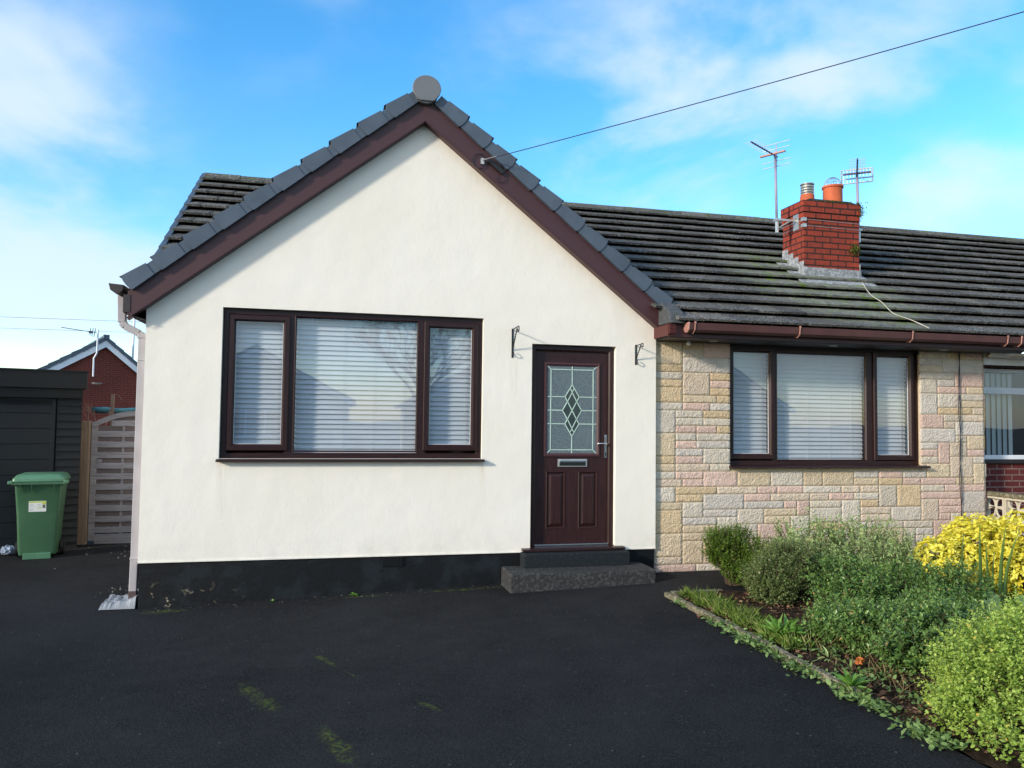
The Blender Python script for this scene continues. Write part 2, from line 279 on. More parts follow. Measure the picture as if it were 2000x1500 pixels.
# ---------------------------------------------------------------- mesh helpers
class G:
    def __init__(s): s.v = []; s.f = []; s.c = []; s.cc = None
    def add(s, vs, fs, c=None):
        b = len(s.v); s.v += [tuple(p) for p in vs]; s.f += [tuple(i+b for i in f) for f in fs]
        s.c += [c]*len(fs); return s
    def box(s, x0, x1, y0, y1, z0, z1, c=None):
        return s.add([(x0, y0, z0), (x1, y0, z0), (x1, y1, z0), (x0, y1, z0), (x0, y0, z1), (x1, y0, z1), (x1, y1, z1), (x0, y1, z1)],
              [(0, 3, 2, 1), (4, 5, 6, 7), (0, 1, 5, 4), (1, 2, 6, 5), (2, 3, 7, 6), (3, 0, 4, 7)], c)
    def quad(s, a, b, c, d, k=None): return s.add([a, b, c, d], [(0, 1, 2, 3)], k)
    def obox(s, o, a, b, c, k=None):   # oriented box from corner o and edge vectors
        o, a, b, c = map(Vector, (o, a, b, c)); p = [o, o+a, o+a+b, o+b, o+c, o+a+c, o+a+b+c, o+b+c]
        F = [(0, 3, 2, 1), (4, 5, 6, 7), (0, 1, 5, 4), (1, 2, 6, 5), (2, 3, 7, 6), (3, 0, 4, 7)]
        if a.cross(b).dot(c) < 0: F = [f[::-1] for f in F]
        return s.add(p, F, k)
    def prism(s, poly, ax, a, b, k=None):   # polygon in the two other axes, extruded along ax
        def P(u, v, w): return {'x': (w, u, v), 'y': (u, w, v), 'z': (u, v, w)}[ax]
        n = len(poly); vs = [P(u, v, a) for u, v in poly]+[P(u, v, b) for u, v in poly]
        fs = [tuple(range(n)), tuple(range(2*n-1, n-1, -1))]+[(i, i+n, (i+1) % n+n, (i+1) % n) for i in range(n)]
        return s.add(vs, fs, k)
    def tube(s, pts, r, n=8, k=None, cap=True):
        pts = [Vector(p) for p in pts]; R = r if isinstance(r, (list, tuple)) else [r]*len(pts); b = len(s.v); vs = []
        up = Vector((0, 0, 1)); prev = None
        for i, p in enumerate(pts):
            d = (pts[min(i+1, len(pts)-1)]-pts[max(i-1, 0)]).normalized()
            if prev is None:
                a = d.cross(up);
                if a.length < .05: a = d.cross(Vector((1, 0, 0)))
            else: a = prev-d*prev.dot(d)
            a.normalize(); prev = a; c = d.cross(a)
            vs += [p+(a*math.cos(2*math.pi*j/n)+c*math.sin(2*math.pi*j/n))*R[i] for j in range(n)]
        fs = [(i*n+j, i*n+(j+1) % n, (i+1)*n+(j+1) % n, (i+1)*n+j) for i in range(len(pts)-1) for j in range(n)]
        if cap: fs += [tuple(range(n-1, -1, -1)), tuple(range((len(pts)-1)*n, len(pts)*n))]
        return s.add(vs, fs, k)
    def lathe(s, c, prof, n=24, k=None):
        vs = [(c[0]+r*math.cos(2*math.pi*j/n), c[1]+r*math.sin(2*math.pi*j/n), c[2]+z) for r, z in prof for j in range(n)]
        return s.add(vs, [(i*n+j, i*n+(j+1) % n, (i+1)*n+(j+1) % n, (i+1)*n+j) for i in range(len(prof)-1) for j in range(n)], k)
    def ring(s, x0, x1, z0, z1, prof, k=None):   # mitred frame, prof = closed loop of (inset, y)
        n = len(prof); vs = []
        for (cx, cz, sx, sz) in ((x0, z0, 1, 1), (x1, z0, -1, 1), (x1, z1, -1, -1), (x0, z1, 1, -1)):
            vs += [(cx+sx*i, y, cz+sz*i) for i, y in prof]
        return s.add(vs, [(a*n+j, a*n+(j+1) % n, ((a+1) % 4)*n+(j+1) % n, ((a+1) % 4)*n+j) for a in range(4) for j in range(n)], k)
ORI = {}
def thing(name, label, cat, loc=(0, 0, 0), rotz=0, group=None, local=False):
    o = bpy.data.objects.new(name, None); COL.objects.link(o); o.empty_display_size = .1
    o.location = loc; o.rotation_euler = (0, 0, rotz); o['label'] = label; o['category'] = cat
    if group: o['group'] = group
    ORI[o] = Vector((0, 0, 0)) if local else Vector(loc); return o
def obj(name, g, mat, parent=None, smooth=False, bevel=0, label=None, cat=None, group=None, kind=None, loc=None, autos=None):
    off = ORI.get(parent, Vector((0, 0, 0))) if parent else Vector(loc or (0, 0, 0))
    me = bpy.data.meshes.new(name)
    me.from_pydata([(p[0]-off.x, p[1]-off.y, p[2]-off.z) for p in g.v], [], g.f); me.materials.append(MT[mat] if isinstance(mat, str) else mat)
    if g.c and any(c is not None for c in g.c):
        if isinstance(next(c for c in g.c if c is not None), tuple):
            a = me.attributes.new('col', 'FLOAT_COLOR', 'FACE'); a.data.foreach_set('color', [q for c in g.c for q in (*(c or (.4, .35, .3)), 1)])
        else:
            a = me.attributes.new('tint', 'FLOAT', 'FACE'); a.data.foreach_set('value', [float(c or 0) for c in g.c])
    bm = bmesh.new(); bm.from_mesh(me); bmesh.ops.recalc_face_normals(bm, faces=bm.faces); bm.to_mesh(me); bm.free()
    if smooth:
        me.polygons.foreach_set('use_smooth', [True]*len(me.polygons))
        if autos is not None: me.set_sharp_from_angle(angle=rad(autos))
    me.update(); o = bpy.data.objects.new(name, me); COL.objects.link(o)
    if parent: o.parent = parent; ORI[o] = off
    else: o.location = off
    if bevel:
        b = o.modifiers.new('bevel', 'BEVEL'); b.width = bevel; b.segments = 2; b.limit_method = 'ANGLE'; b.angle_limit = rad(40)
    for k, v in (('label', label), ('category', cat), ('group', group), ('kind', kind)):
        if v: o[k] = v
    return o
def structure(name, g, mat): return obj(name, g, mat, kind='structure')

# leaves in bulk ------------------------------------------------------------
def leaves(P, D, Lh, Wd, T, fold=.25, droop=.15):
    """P bases (n,3), D directions (n,3), Lh lengths, Wd widths, T tint -> verts, faces, tint. each leaf: 2 folded halves, 3 segments"""
    n = len(P); D = D/np.linalg.norm(D, axis=1)[:, None]
    up = np.tile(np.array([0, 0, 1.]), (n, 1))+rng.normal(0, .35, (n, 3))
    Sd = np.cross(D, up); Sd /= np.linalg.norm(Sd, axis=1)[:, None]+1e-9; Nn = np.cross(Sd, D)
    def at(l, w, h): return P+D*(Lh*l)[:, None]+Sd*(Wd*w)[:, None]+Nn*(Lh*h)[:, None]
    V = np.stack([at(0, 0, 0), at(.38, 0, -droop*.15), at(.75, 0, -droop*.5), at(1, 0, -droop),
                  at(.34, .5, fold*.5*0+.06), at(.72, .40, .02-droop*.4), at(.34, -.5, .06), at(.72, -.40, .02-droop*.4)], 1).reshape(-1, 3)
    b = (np.arange(n)*8)[:, None]
    F4 = np.concatenate([b+np.array([1, 4, 5, 2]), b+np.array([1, 2, 7, 6])]); F3 = np.concatenate([b+np.array([0, 4, 1]), b+np.array([0, 1, 6]), b+np.array([2, 5, 3]), b+np.array([2, 3, 7])])
    return V, F4, F3, np.concatenate([T, T]), np.concatenate([T, T, T, T])
def leafobj(name, parts, mat, parent=None, **kw):
    off = np.array(ORI.get(parent, Vector((0, 0, 0))) if parent else Vector(kw.pop('loc', (0, 0, 0))))
    Vs, F4s, F3s, T4, T3 = [], [], [], [], []; b = 0
    for V, F4, F3, t4, t3 in parts:
        Vs.append(V); F4s.append(F4+b); F3s.append(F3+b); T4.append(t4); T3.append(t3); b += len(V)
    V = np.concatenate(Vs)-off; F4 = np.concatenate(F4s); F3 = np.concatenate(F3s); T = np.concatenate(T4+T3)
    me = bpy.data.meshes.new(name); me.vertices.add(len(V)); me.vertices.foreach_set('co', V.astype(np.float32).ravel())
    lo = np.concatenate([F4.ravel(), F3.ravel()]); me.loops.add(len(lo)); me.loops.foreach_set('vertex_index', lo.astype(np.int32))
    st = np.concatenate([np.arange(len(F4))*4, len(F4)*4+np.arange(len(F3))*3]); me.polygons.add(len(F4)+len(F3))
    me.polygons.foreach_set('loop_start', st.astype(np.int32)); me.polygons.foreach_set('use_smooth', [True]*(len(F4)+len(F3)))
    a = me.attributes.new('tint', 'FLOAT', 'FACE'); a.data.foreach_set('value', np.clip(T, 0, 1).astype(np.float32))
    me.update(calc_edges=True); me.validate(); me.materials.append(MT[mat]); o = bpy.data.objects.new(name, me); COL.objects.link(o)
    if parent: o.parent = parent; ORI[o] = Vector(off)
    else: o.location = off
    for k, v in kw.items():
        if v: o['category' if k == 'cat' else k] = v
    return o
def unit(v): return v/(np.linalg.norm(v, axis=-1, keepdims=True)+1e-9)

# ================================================================ GROUND
def gz(x): return min(-.02, max(-.18, -.178+.0300*x))
g = G(); g.quad((-600, -600, -.42), (600, -600, -.42), (600, 900, -.42), (-600, 900, -.42)); structure('ground', g, 'opproof')
g = G(); xs = [-9, -4, -1, 0]+[i*.4 for i in range(1, 12)]+[4.74]; ys = [-60, -30, -14, -5.2]+[-5+i*.5 for i in range(10)]+[0, 1, 2, 4, 8]
for i in range(len(xs)-1):
    for j in range(len(ys)-1): g.quad((xs[i], ys[j], gz(xs[i])), (xs[i+1], ys[j], gz(xs[i+1])), (xs[i+1], ys[j+1], gz(xs[i+1])), (xs[i], ys[j+1], gz(xs[i])))
for a, b in ((4.74, 5.2), (5.2, 9.36)): g.quad((a, -1.02, gz(a)), (b, -1.02, gz(b)), (b, .3, gz(b)), (a, .3, gz(a)))
structure('driveway', g, 'asphalt')
g = G(); nx, ny = 70, 70
for i in range(nx+1):
    for j in range(ny+1):
        x = 4.742+(9.36-4.742)*i/nx; y = -6.8+(6.8-1.04)*j/ny
        g.v.append((x, y, -.035+.02*math.sin(x*7.3+y*3)*math.cos(y*5.1-x*2)+random.uniform(-.012, .012)+(.03 if x > 5.2 else 0)))
for i in range(nx):
    for j in range(ny): a = i*(ny+1)+j; g.f.append((a, a+ny+1, a+ny+2, a+1)); g.c.append(None)
obj('soil_bed', g, 'soil', kind='structure', smooth=True)
g = G(); g.box(-60, 60, -32, -13.5, -.40, -.19); structure('road', g, 'asphalt')

# kerb edging of the bed: worn concrete lengths
e = thing('garden_edging', 'narrow worn concrete edging running along the driveway edge of the flower bed', 'edging', (4.76, -2.5, -.04))
g = G(); y = -.96
while y > -3.55:
    ln = .91; a = y; b = max(y-ln, -3.62); w = random.uniform(-.006, .006); seg = 9
    for s in range(seg):
        ya = a+(b+.006-a)*s/seg; yb = a+(b+.006-a)*(s+1)/seg
        j0 = random.uniform(-.004, .004); g.box(4.735+w, 4.785+w, yb, ya, -.12, .008+j0)
    y -= ln
obj('edging_run', g, 'kerb', e, bevel=.006)
g = G(); g.box(4.79, 5.30, -1.01, -.96, -.12, .012); obj('edging_return', g, 'kerb', e, bevel=.006)

# ================================================================ BUNGALOW
H = thing('bungalow', 'cream rendered bungalow with steep front gable, stone clad wing and dark rosewood windows', 'house', (2.5, 0, -.1))
XA, ZA, SL = 2.535, 4.55, .785
XR = 5.065
def top(x): return ZA-SL*abs(x-XA)+.03
def facade(g, xs_, zb, topf, holes, y0, depth):
    xs = sorted(set([xs_[0], xs_[1]]+[h[i] for h in holes for i in (0, 1)]+([XA] if xs_[0] < XA < xs_[1] else [])))
    for a, b in zip(xs[:-1], xs[1:]):
        hs_ = sorted([h for h in holes if h[0] <= a+1e-6 and h[1] >= b-1e-6], key=lambda h: h[2]); z = zb
        for h in hs_:
            if h[2] > z: g.quad((a, y0, z), (b, y0, z), (b, y0, h[2]), (a, y0, h[2]))
            z = h[3]
        g.quad((a, y0, z), (b, y0, z), (b, y0, topf(b)), (a, y0, topf(a)))
    for (a, b, c, d) in holes:
        y1 = y0+depth
        g.quad((a, y0, c), (a, y1, c), (a, y1, d), (a, y0, d)); g.quad((b, y0, d), (b, y1, d), (b, y1, c), (b, y0, c))
        g.quad((a, y0, d), (a, y1, d), (b, y1, d), (b, y0, d)); g.quad((b, y0, c), (b, y1, c), (a, y1, c), (a, y0, c))
W1 = (.667, 3.176, 1.187, 2.614); DR = (3.69, 4.61, .20, 2.372)
g = G(); facade(g, (0, XR), .236, top, [W1, DR], 0, .20)
g.box(0, 3.69, -.006, .0, .236, .250); g.box(4.61, XR, -.006, .0, .236, .250)
g.quad((0, -.006, .236), (0, .02, .236), (XR, .02, .236), (XR, -.006, .236))
g.quad((XR, 0, .236), (XR, .2, .236), (XR, .2, top(XR)), (XR, 0, top(XR)))
g.quad((0, 0, .236), (0, 7, .236), (0, 7, 2.6), (0, 0, 2.6)); obj('rendered_wall', g, 'render', H)
g = G(); g.box(.012, XR-.01, .012, .2, -.45, .236); g.quad((.012, .2, -.45), (.012, 7, -.45), (.012, 7, .236), (.012, .2, .236)); obj('plinth', g, 'plinth', H)
g = G(); g.quad((0, 7, -.4), (16, 7, -.4), (16, 7, 2.6), (0, 7, 2.6)); g.quad((0, 6.99, 2.6), (0, 0.1, 2.6), (0, 3.2, 4.72), (0, 3.4, 4.72)); obj('rear_wall', g, 'render', H)
# air brick
v = G(); v.box(2.193, 2.408, .002, .02, .135, .232); vo = obj('air_vent', v, 'plinth', H)
g = G()
for i in range(9): g.box(2.205+i*.0215, 2.212+i*.0215, -.006, .001, .142, .226)
for i in range(5): g.box(2.2, 2.40, -.004, .0005, .142+i*.019, .147+i*.019)
obj('grille', g, 'blackm', vo)

# barge boards, verge caps, apex
for sgn, nm in ((-1, 'L'), (1, 'R')):
    x1 = XA-2.675 if sgn < 0 else XA+2.56
    g = G(); zt = lambda x: ZA-SL*abs(x-XA)
    z1 = zt(x1); g.prism([(XA, ZA), (XA, ZA+.26), (x1, z1+.26), (x1, max(z1, 2.475))] if sgn > 0 else [(XA, ZA), (x1+.06, zt(x1+.06)), (x1, zt(x1+.06)), (x1, z1+.26), (XA, ZA+.26)], 'y', -.10, -.08)
    # soffit strip behind and thin bead at the lower edge
    g.prism([(XA, ZA+.001), (XA, ZA+.016), (x1, z1+.016), (x1, z1+.001)], 'y', -.08, .0)
    g.prism([(XA, ZA+.006), (XA, ZA+.022), (x1, z1+.022), (x1, z1+.006)], 'y', -.106, -.10)
    obj('barge_board', g, 'barge', H)
    n = 10; ang = math.atan(SL); tl = .3306 if sgn < 0 else .3165; dx = sgn*math.cos(ang); T = Vector((dx, 0, -math.sin(ang))); Nn = Vector((sgn*math.sin(ang), 0, math.cos(ang)))
    for i in range(n):
        s0 = (.085 if sgn < 0 else .14)+i*tl; o_ = Vector((XA, -.135, ZA+.282))
        g = G(); l0 = .078; l1 = tl+.016 if i < n-1 else tl+.0
        p = o_+T*(s0-.01)+Nn*(-.030); g.obox(p, T*(l0+.012), Vector((0, .22, 0)), Nn*.112)
        # body: rounded end, tapered upward towards the lower end
        poly = [(l0, -.034), (l1-.02, -.040)]+[(l1-.02+.020*math.sin(a), -.040+.155*(1-math.cos(a))/2) for a in np.linspace(.3, math.pi-.25, 7)]+[(l1+.004, .117), (l0, .092)]
        b0 = len(g.v); pts = [o_+T*(s0+a)+Nn*b for a, b in poly]; m_ = len(pts)
        y0 = -.010
        g.v += [tuple(q+Vector((0, y0, 0))) for q in pts]+[tuple(q+Vector((0, .23, 0))) for q in pts]
        g.f += [tuple(b0+k for k in range(m_)), tuple(b0+m_+k for k in reversed(range(m_)))]+[(b0+k, b0+m_+k, b0+m_+(k+1) % m_, b0+(k+1) % m_) for k in range(m_)]; g.c += [None]*(m_+2)
        obj('verge_cap', g, 'verge', H, bevel=.006)
g = G(); R = .142; pl = [(XA+R*math.cos(a), 4.858+R*.92*math.sin(a)) for a in np.linspace(rad(-30), rad(210), 26)]; pl = pl+[(XA-.085, 4.745), (XA-.06, 4.732), (XA+.06, 4.732), (XA+.085, 4.745)]
g.prism(pl, 'y', -.185, -.15); obj('ridge_end_cap', g, 'apex', H, bevel=.006)
g = G()
for (x, z) in ((-.06, 4.87), (.055, 4.865), (0, 4.93)): g.lathe((XA+x, 0, 0), [(0, 0), (.005, 0)], 4); g.v[-8:] = [(q[0], -.208, z+q[1]) for q in g.v[-8:]]
g = G()
for k in range(7): g.tube([(XA, -.165+k*.45+.002*(k % 2), 4.835), (XA, -.165+k*.45+.44, 4.835)], .122+.003*(k % 2), 20)
obj('ridge_tile', g, 'apex', H, smooth=True, autos=40)

# tile roofs ---------------------------------------------------------------
def tiles(g, o, U, Vv, lu, lv, gauge, tw, th=.025, tilt=.070, mask=None):
    o = Vector(o); U = Vector(U).normalized(); Vv = Vector(Vv).normalized(); Nn = U.cross(Vv).normalized()
    if Nn.z < 0: Nn = -Nn
    nr = int(round(lv/gauge)); nc = int(math.ceil(lu/tw))+1
    for r in range(nr):
        for c in range(nc):
            a0 = c*tw-(tw/2 if r % 2 else 0); a1 = a0+tw-.009; a0 = max(a0, 0); a1 = min(a1, lu)
            if a1-a0 < .02: continue
            if mask and not mask(a0, a1, r*gauge): continue
            jt = random.uniform(-.002, .002); js = random.uniform(-.002, .002); b0 = r*gauge-.02+js; b1 = r*gauge+gauge+.02
            t = random.random()
            P0 = o+U*a0+Vv*b0+Nn*(tilt+jt); A = U*(a1-a0); B = Vv*(b1-b0)-Nn*(tilt*1.0)
            g.obox(P0, A, B, Nn*th, t)
            # interlock rib on one side
            g.obox(P0+U*(a1-a0-.026)+Nn*th, U*.012, B*.97, Nn*.004, t*.6)
YE, ZE, YR, ZR = -.40, 2.575, 3.0, 4.72
Vm = Vector((0, YR-YE, ZR-ZE)); LV = Vm.length
g = G()
def mk(x0):
    def f(a0, a1, b):
        x = x0+a0; y = YE+b/LV*(YR-YE)
        return not (x+(a1-a0) < 5.22 and y < .15)
    return f
tiles(g, (.01, YE, ZE), (1, 0, 0), Vm, 9.59, LV, LV/14, .30, mask=mk(.01))
g.quad((5.2, YE+.02, ZE-.005), (9.6, YE+.02, ZE-.005), (9.6, YR, ZR-.01), (5.2, YR, ZR-.01)); g.quad((0, .4, 3.05), (5.2, .4, 3.05), (5.2, YR, ZR-.01), (0, YR, ZR-.01))
g.quad((0, YR, ZR-.01), (9.6, YR, ZR-.01), (9.6, 7.4, 2.2), (0, 7.4, 2.2))
roof = obj('main_roof', g, 'tile', H)
g = G(); sl = math.hypot(2.70, 2.70*SL)
for sgn in (-1, 1):
    x1 = XA+sgn*2.66; z1 = ZA+.25-SL*2.66; V_ = Vector((XA-x1, 0, ZA+.25-z1)); U_ = Vector((0, 1, 0))
    tiles(g, (x1, .03, z1), (0, 1, 0), V_, 3.1 if sgn < 0 else 2.6, V_.length-.05, V_.length/11, .30, tilt=.03, th=.025)
    g.quad((x1, 0, z1-.01), (XA, 0, ZA+.24), (XA, 3.2, ZA+.24), (x1, 3.2, z1-.01))
obj('gable_roof', g, 'tile2', H)
# ridge tiles of the main roof
g = G(); x = 0
while x < 9.6:
    t = random.random(); r = .115+random.uniform(-.004, .004); pts = []
    for a in np.linspace(0, math.pi, 9): pts.append((YR+r*math.cos(a), ZR-.03+r*.82*math.sin(a)))
    g.prism(pts, 'x', x, min(x+.445, 9.6), t); x += .45
obj('ridge_tile', g, 'tile', roof)
# left verge of main roof: white mortar bedding and cloak steps
g = G()
for i in range(3, 14):
    p = Vector((-.035, YE, ZE))+Vm/14*i; g.obox(p, (.05, 0, 0), Vm/14*.985-Vector((0, 0, .02)), (0, 0, .085))
obj('verge_strip', g, 'verge', roof)

# chimney ---------------------------------------------------------------
CX0, CX1, CY0, CY1, CZ = 7.475, 8.285, .90, 1.36, 4.425
def roofz(y): return ZE+(y-YE)*(ZR-ZE)/(YR-YE)+.05
g = G(); g.box(CX0, CX1, CY0, CY1, 3.2, CZ-.225); g.box(CX0-.02, CX1+.02, CY0-.02, CY1+.02, CZ-.15, CZ); g.box(CX0-.01, CX1+.01, CY0-.01, CY1+.01, CZ-.225, CZ-.15)
g2 = G(); g2.v = [(p[0]-CX0+.06, p[1]-CY0, p[2]-CZ+4.5) for p in g.v]; g2.f = g.f; g2.c = g.c
ch = obj('chimney', g2, 'brick', H, bevel=.004); ORI[ch] = Vector(H.location); ch.location = Vector((CX0-.06, CY0, CZ-4.5))
for vtx in ch.data.vertices: vtx.co += Vector(H.location)
ch.location = Vector((CX0-.06, CY0, CZ-4.5))-Vector(H.location)
# sub parts of the chimney use world coordinates: origin = chimney object's world position
ORI[ch] = Vector((CX0-.06, CY0, CZ-4.5))
g = G(); pts = []
g.prism([(CX0+.02, CZ), (CX1-.02, CZ), (CX1-.10, CZ+.035), (CX0+.10, CZ+.035)], 'y', CY0+.02, CY1-.02); obj('flaunching', g, 'stepb', ch)
g = G(); g.lathe((7.68, 1.12, CZ+.02), [(.095, 0), (.088, .10), (.082, .13)], 24); sp = obj('chimney_pot', g, 'terra', ch, smooth=True)
g = G()
for k in range(4): g.lathe((7.68, 1.12, CZ+.135+k*.034), [(.05, 0), (.082, 0), (.085, .016), (.05, .02)], 24)
g.lathe((7.68, 1.12, CZ+.13), [(.055, 0), (.055, .14), (.088, .145), (.09, .155), (0, .165)], 24)
obj('pot_cowl', g, 'steel', ch, smooth=True, autos=30)
g = G(); g.lathe((8.06, 1.12, CZ+.02), [(.128, 0), (.122, .05), (.120, .235), (.134, .24), (.134, .265), (.115, .27), (.11, .1), (0, .1)], 28); obj('chimney_pot', g, 'terra', ch, smooth=True, autos=40)
g = G(); R = .112
for a in range(8):
    c, s_ = math.cos(a*math.pi/8), math.sin(a*math.pi/8); g.tube([(8.06+R*c*math.cos(t), 1.12+R*s_*math.cos(t), CZ+.28+R*1.15*math.sin(t)) for t in np.linspace(0, math.pi, 12)], .0022, 4)
for t in (.35, .8): g.tube([(8.06+R*math.cos(t)*math.cos(a), 1.12+R*math.cos(t)*math.sin(a), CZ+.28+R*1.15*math.sin(t)) for a in np.linspace(0, 2*math.pi, 20)], .002, 4)
obj('wire_guard', g, 'alu', ch)
g = G()  # flashing: apron in front, stepped on the left flank
fy = CY0-.012; zf = roofz(CY0)
g.prism([(CX0-.015, zf-.06), (CX1+.02, zf-.06), (CX1+.02, zf+.115), (CX0-.015, zf+.125)], 'y', fy, CY0-.001)
g.obox((CX0-.05, CY0-.20, roofz(CY0-.20)+.006), (CX1-CX0+.13, 0, 0), (0, .20, roofz(CY0)-roofz(CY0-.20)+.01), (0, 0, .012))
for i in range(4):
    y0 = CY0+i*.115; z1 = roofz(y0)+.14+.0*i; g.box(CX0-.010-.002*(i % 2), CX0-.001, y0-.01, min(y0+.13, CY1), roofz(y0)-.1, z1+.06)
    g.box(CX1+.001, CX1+.012, y0-.01, min(y0+.13, CY1), roofz(y0)-.1, z1+.06)
Vn = Vm.normalized(); g.obox((CX0-.16, CY0-.20, roofz(CY0-.20)+.004), (.16, 0, 0), Vn*.85, (0, 0, .010)); g.obox((CX1, CY0-.20, roofz(CY0-.20)+.004), (.12, 0, 0), Vn*.85, (0, 0, .010))
obj('lead_flashing', g, 'leadm', ch, bevel=.003)
g = G()
for z in (4.10, 4.18): g.tube([(CX0-.006, CY1, z-.01), (CX0-.006, CY0-.006, z), (CX1+.006, CY0-.006, z-.012), (CX1+.006, CY1, z-.015)], .0035, 5)
obj('lashing_band', g, 'steel', ch)
for z in (4.10, 4.18):
    g = G(); g.box(CX0-.014, CX0+.035, CY0-.014, CY0+.0, z-.022, z+.022); g.box(CX0-.014, CX0, CY0, CY0+.04, z-.022, z+.022); obj('corner_plate', g, 'steel', ch)
P = rng.normal(0, 1, (260, 3))*np.array([.035, .018, .035])+np.array([CX1-.07, CY0-.02, 3.83]); leafobj('moss_tuft', [leaves(P, rng.normal(0, 1, (260, 3))+[0, -.6, 0], np.full(260, .022), np.full(260, .014), rng.random(260))], 'moss', ch, kind='stuff')
P = np.concatenate([rng.normal(0, 1, (380, 3))*np.array([.006, .06, .05])+np.array([CX1+.0, CY0+.0, CZ-.09]), rng.normal(0, 1, (200, 3))*np.array([0, .008, .006])+np.stack([rng.uniform(CX1-.6, CX1, 200), np.full(200, CY0-.01), np.full(200, CZ)], 1)])
leafobj('moss_tuft', [leaves(P, rng.normal(0, 1, (580, 3))+[0, -.3, .3], np.full(580, .02), np.full(580, .013), rng.random(580)*.8)], 'moss', ch, kind='stuff')

# aerials ---------------------------------------------------------------
def aerial(mx, my, z0, z1, bd, blen, rise, n, label, kind):
    a = thing('tv_aerial', label, 'aerial', (mx, my, z0), group='television aerials lashed to the chimney')
    g = G(); g.tube([(mx, my, z0), (mx-.02, my, z1)], .016, 8); obj('mast', g, 'mast', a, smooth=True)
    g = G(); g.tube([(mx, my, z0), (mx, my, z0+.16)], .022, 8); g.box(mx-.03, mx+.03, my-.035, my+.035, z0+.15, z0+.18)
    tx = CX0 if mx < CX0 else CX1; g.box(min(mx, tx), max(mx, tx), my-.012, my+.012, z0+.16, z0+.185); g.tube([(mx, my, z0+.05), (tx, my, z0+.22)], .009, 6)
    g.box(tx-.012 if mx < tx else tx, tx if mx < tx else tx+.012, my-.06, my+.06, z0+.05, z0+.36); obj('wall_bracket', g, 'steel', a)
    B = Vector(bd).normalized(); Sx = B.cross(Vector((0, 0, 1))).normalized(); top = Vector((mx-.02, my, z1-.04)); b0 = top-B*.06; b1 = top+B*blen+Vector((0, 0, rise))
    g = G(); g.tube([b0, b1], .010, 6); obj('boom', g, 'purple', a)
    for i in range(n):
        p = b0.lerp(b1, .30+.69*i/(n-1)); w = .085 if kind == 0 else .095
        g = G(); g.tube([p-Sx*w, p+Sx*w], .003, 5); obj('element', g, 'alu', a)
    p = b0.lerp(b1, .17); g = G()
    g.obox(p-Sx*.17-Vector((0, 0, .008)), Sx*.34, B*.03, Vector((0, 0, .02))); obj('dipole', g, 'clip' if kind == 0 else 'purple', a)
    g = G(); q = b0+B*.03
    if kind == 0:
        g.tube([q+Vector((0, 0, -.14)), q+Vector((0, 0, .17))], .008, 6)
        for dz in (-.13, -.06, .10, .17): g.tube([q-Sx*.19+Vector((0, 0, dz)), q+Sx*.19+Vector((0, 0, dz))], .0045, 5)
    else:
        for a0, b_ in (((-.19, -.09), (.19, -.09)), ((-.19, .09), (.19, .09)), ((-.19, -.09), (-.19, .09)), ((.19, -.09), (.19, .09)), ((-.19, .03), (.19, .03)), ((-.19, -.03), (.19, -.03))):
            g.tube([q+Sx*a0[0]+Vector((0, 0, a0[1])), q+Sx*b_[0]+Vector((0, 0, b_[1]))], .008, 5)
        for k in range(9): g.tube([q+Sx*(-.16+k*.04)+Vector((0, 0, -.09)), q+Sx*(-.16+k*.04)+Vector((0, 0, .09))], .003, 4)
    obj('reflector', g, 'alu', a)
aerial(7.19, 1.05, 4.02, 5.06, (-.86, -.51, 0), .62, .02, 9, 'tall thin aerial left of the chimney, its long comb-like arm pointing up and left', 0)
aerial(8.42, 1.08, 3.98, 4.92, (-.60, -.80, 0), .60, .03, 9, 'shorter aerial on the right side of the chimney with a pale rectangular reflector', 1)

# eaves of the stone wing ---------------------------------------------------------------
g = G(); g.box(5.12, 9.62, -.345, -.325, 2.462, 2.59); obj('fascia', g, 'barge', H)
g = G(); g.box(5.045, 5.12, -.385, -.36, 2.488, 2.592); g.box(5.04, 5.06, -.36, .045, 2.47, 2.59)
for z in (0, .035, .07): g.box(5.04, 5.122, -.389, -.385, 2.50+z, 2.508+z)
g.box(5.045, 5.125, -.36, -.325, 2.463, 2.592)
obj('box_end', g, 'fascia', H, bevel=.003)
g = G(); g.prism([(-.42, 2.595), (-.36, 2.72), (-.16, 2.84), (-.10, 2.80), (-.10, 2.60)], 'x', 5.045, 5.21); obj('mortar_end', g, 'cement', H, bevel=.01)
g = G(); g.box(5.07, 9.62, -.324, .30, 2.455, 2.467); obj('soffit', g, 'soffit', H)
lg = G(); prof = [(-.345, 2.595), (-.345, 2.545), (-.375, 2.512), (-.42, 2.505), (-.452, 2.53), (-.462, 2.598), (-.455, 2.602), (-.444, 2.540), (-.415, 2.516), (-.38, 2.522), (-.355, 2.55), (-.353, 2.595)]
lg.prism(prof, 'x', 5.235, 9.62); gt = obj('gutter', lg, 'gutter', H)
g = G(); g.prism([(-.343, 2.602), (-.343, 2.54), (-.372, 2.505), (-.42, 2.497), (-.458, 2.525), (-.47, 2.606)], 'x', 5.215, 5.238); obj('end_cap', g, 'clip', gt, bevel=.008)
for x in (5.29, 6.50, 7.90, 9.17, 9.36):
    g = G(); pr = [(-.352, 2.604), (-.343, 2.54), (-.372, 2.503), (-.42, 2.496), (-.459, 2.525), (-.471, 2.61)]
    g.tube([(x, a, b) for a, b in pr], .006, 6); g.box(x-.009, x+.009, -.4745, -.466, 2.59, 2.614)
    obj('gutter_clip', g, 'clip', gt)
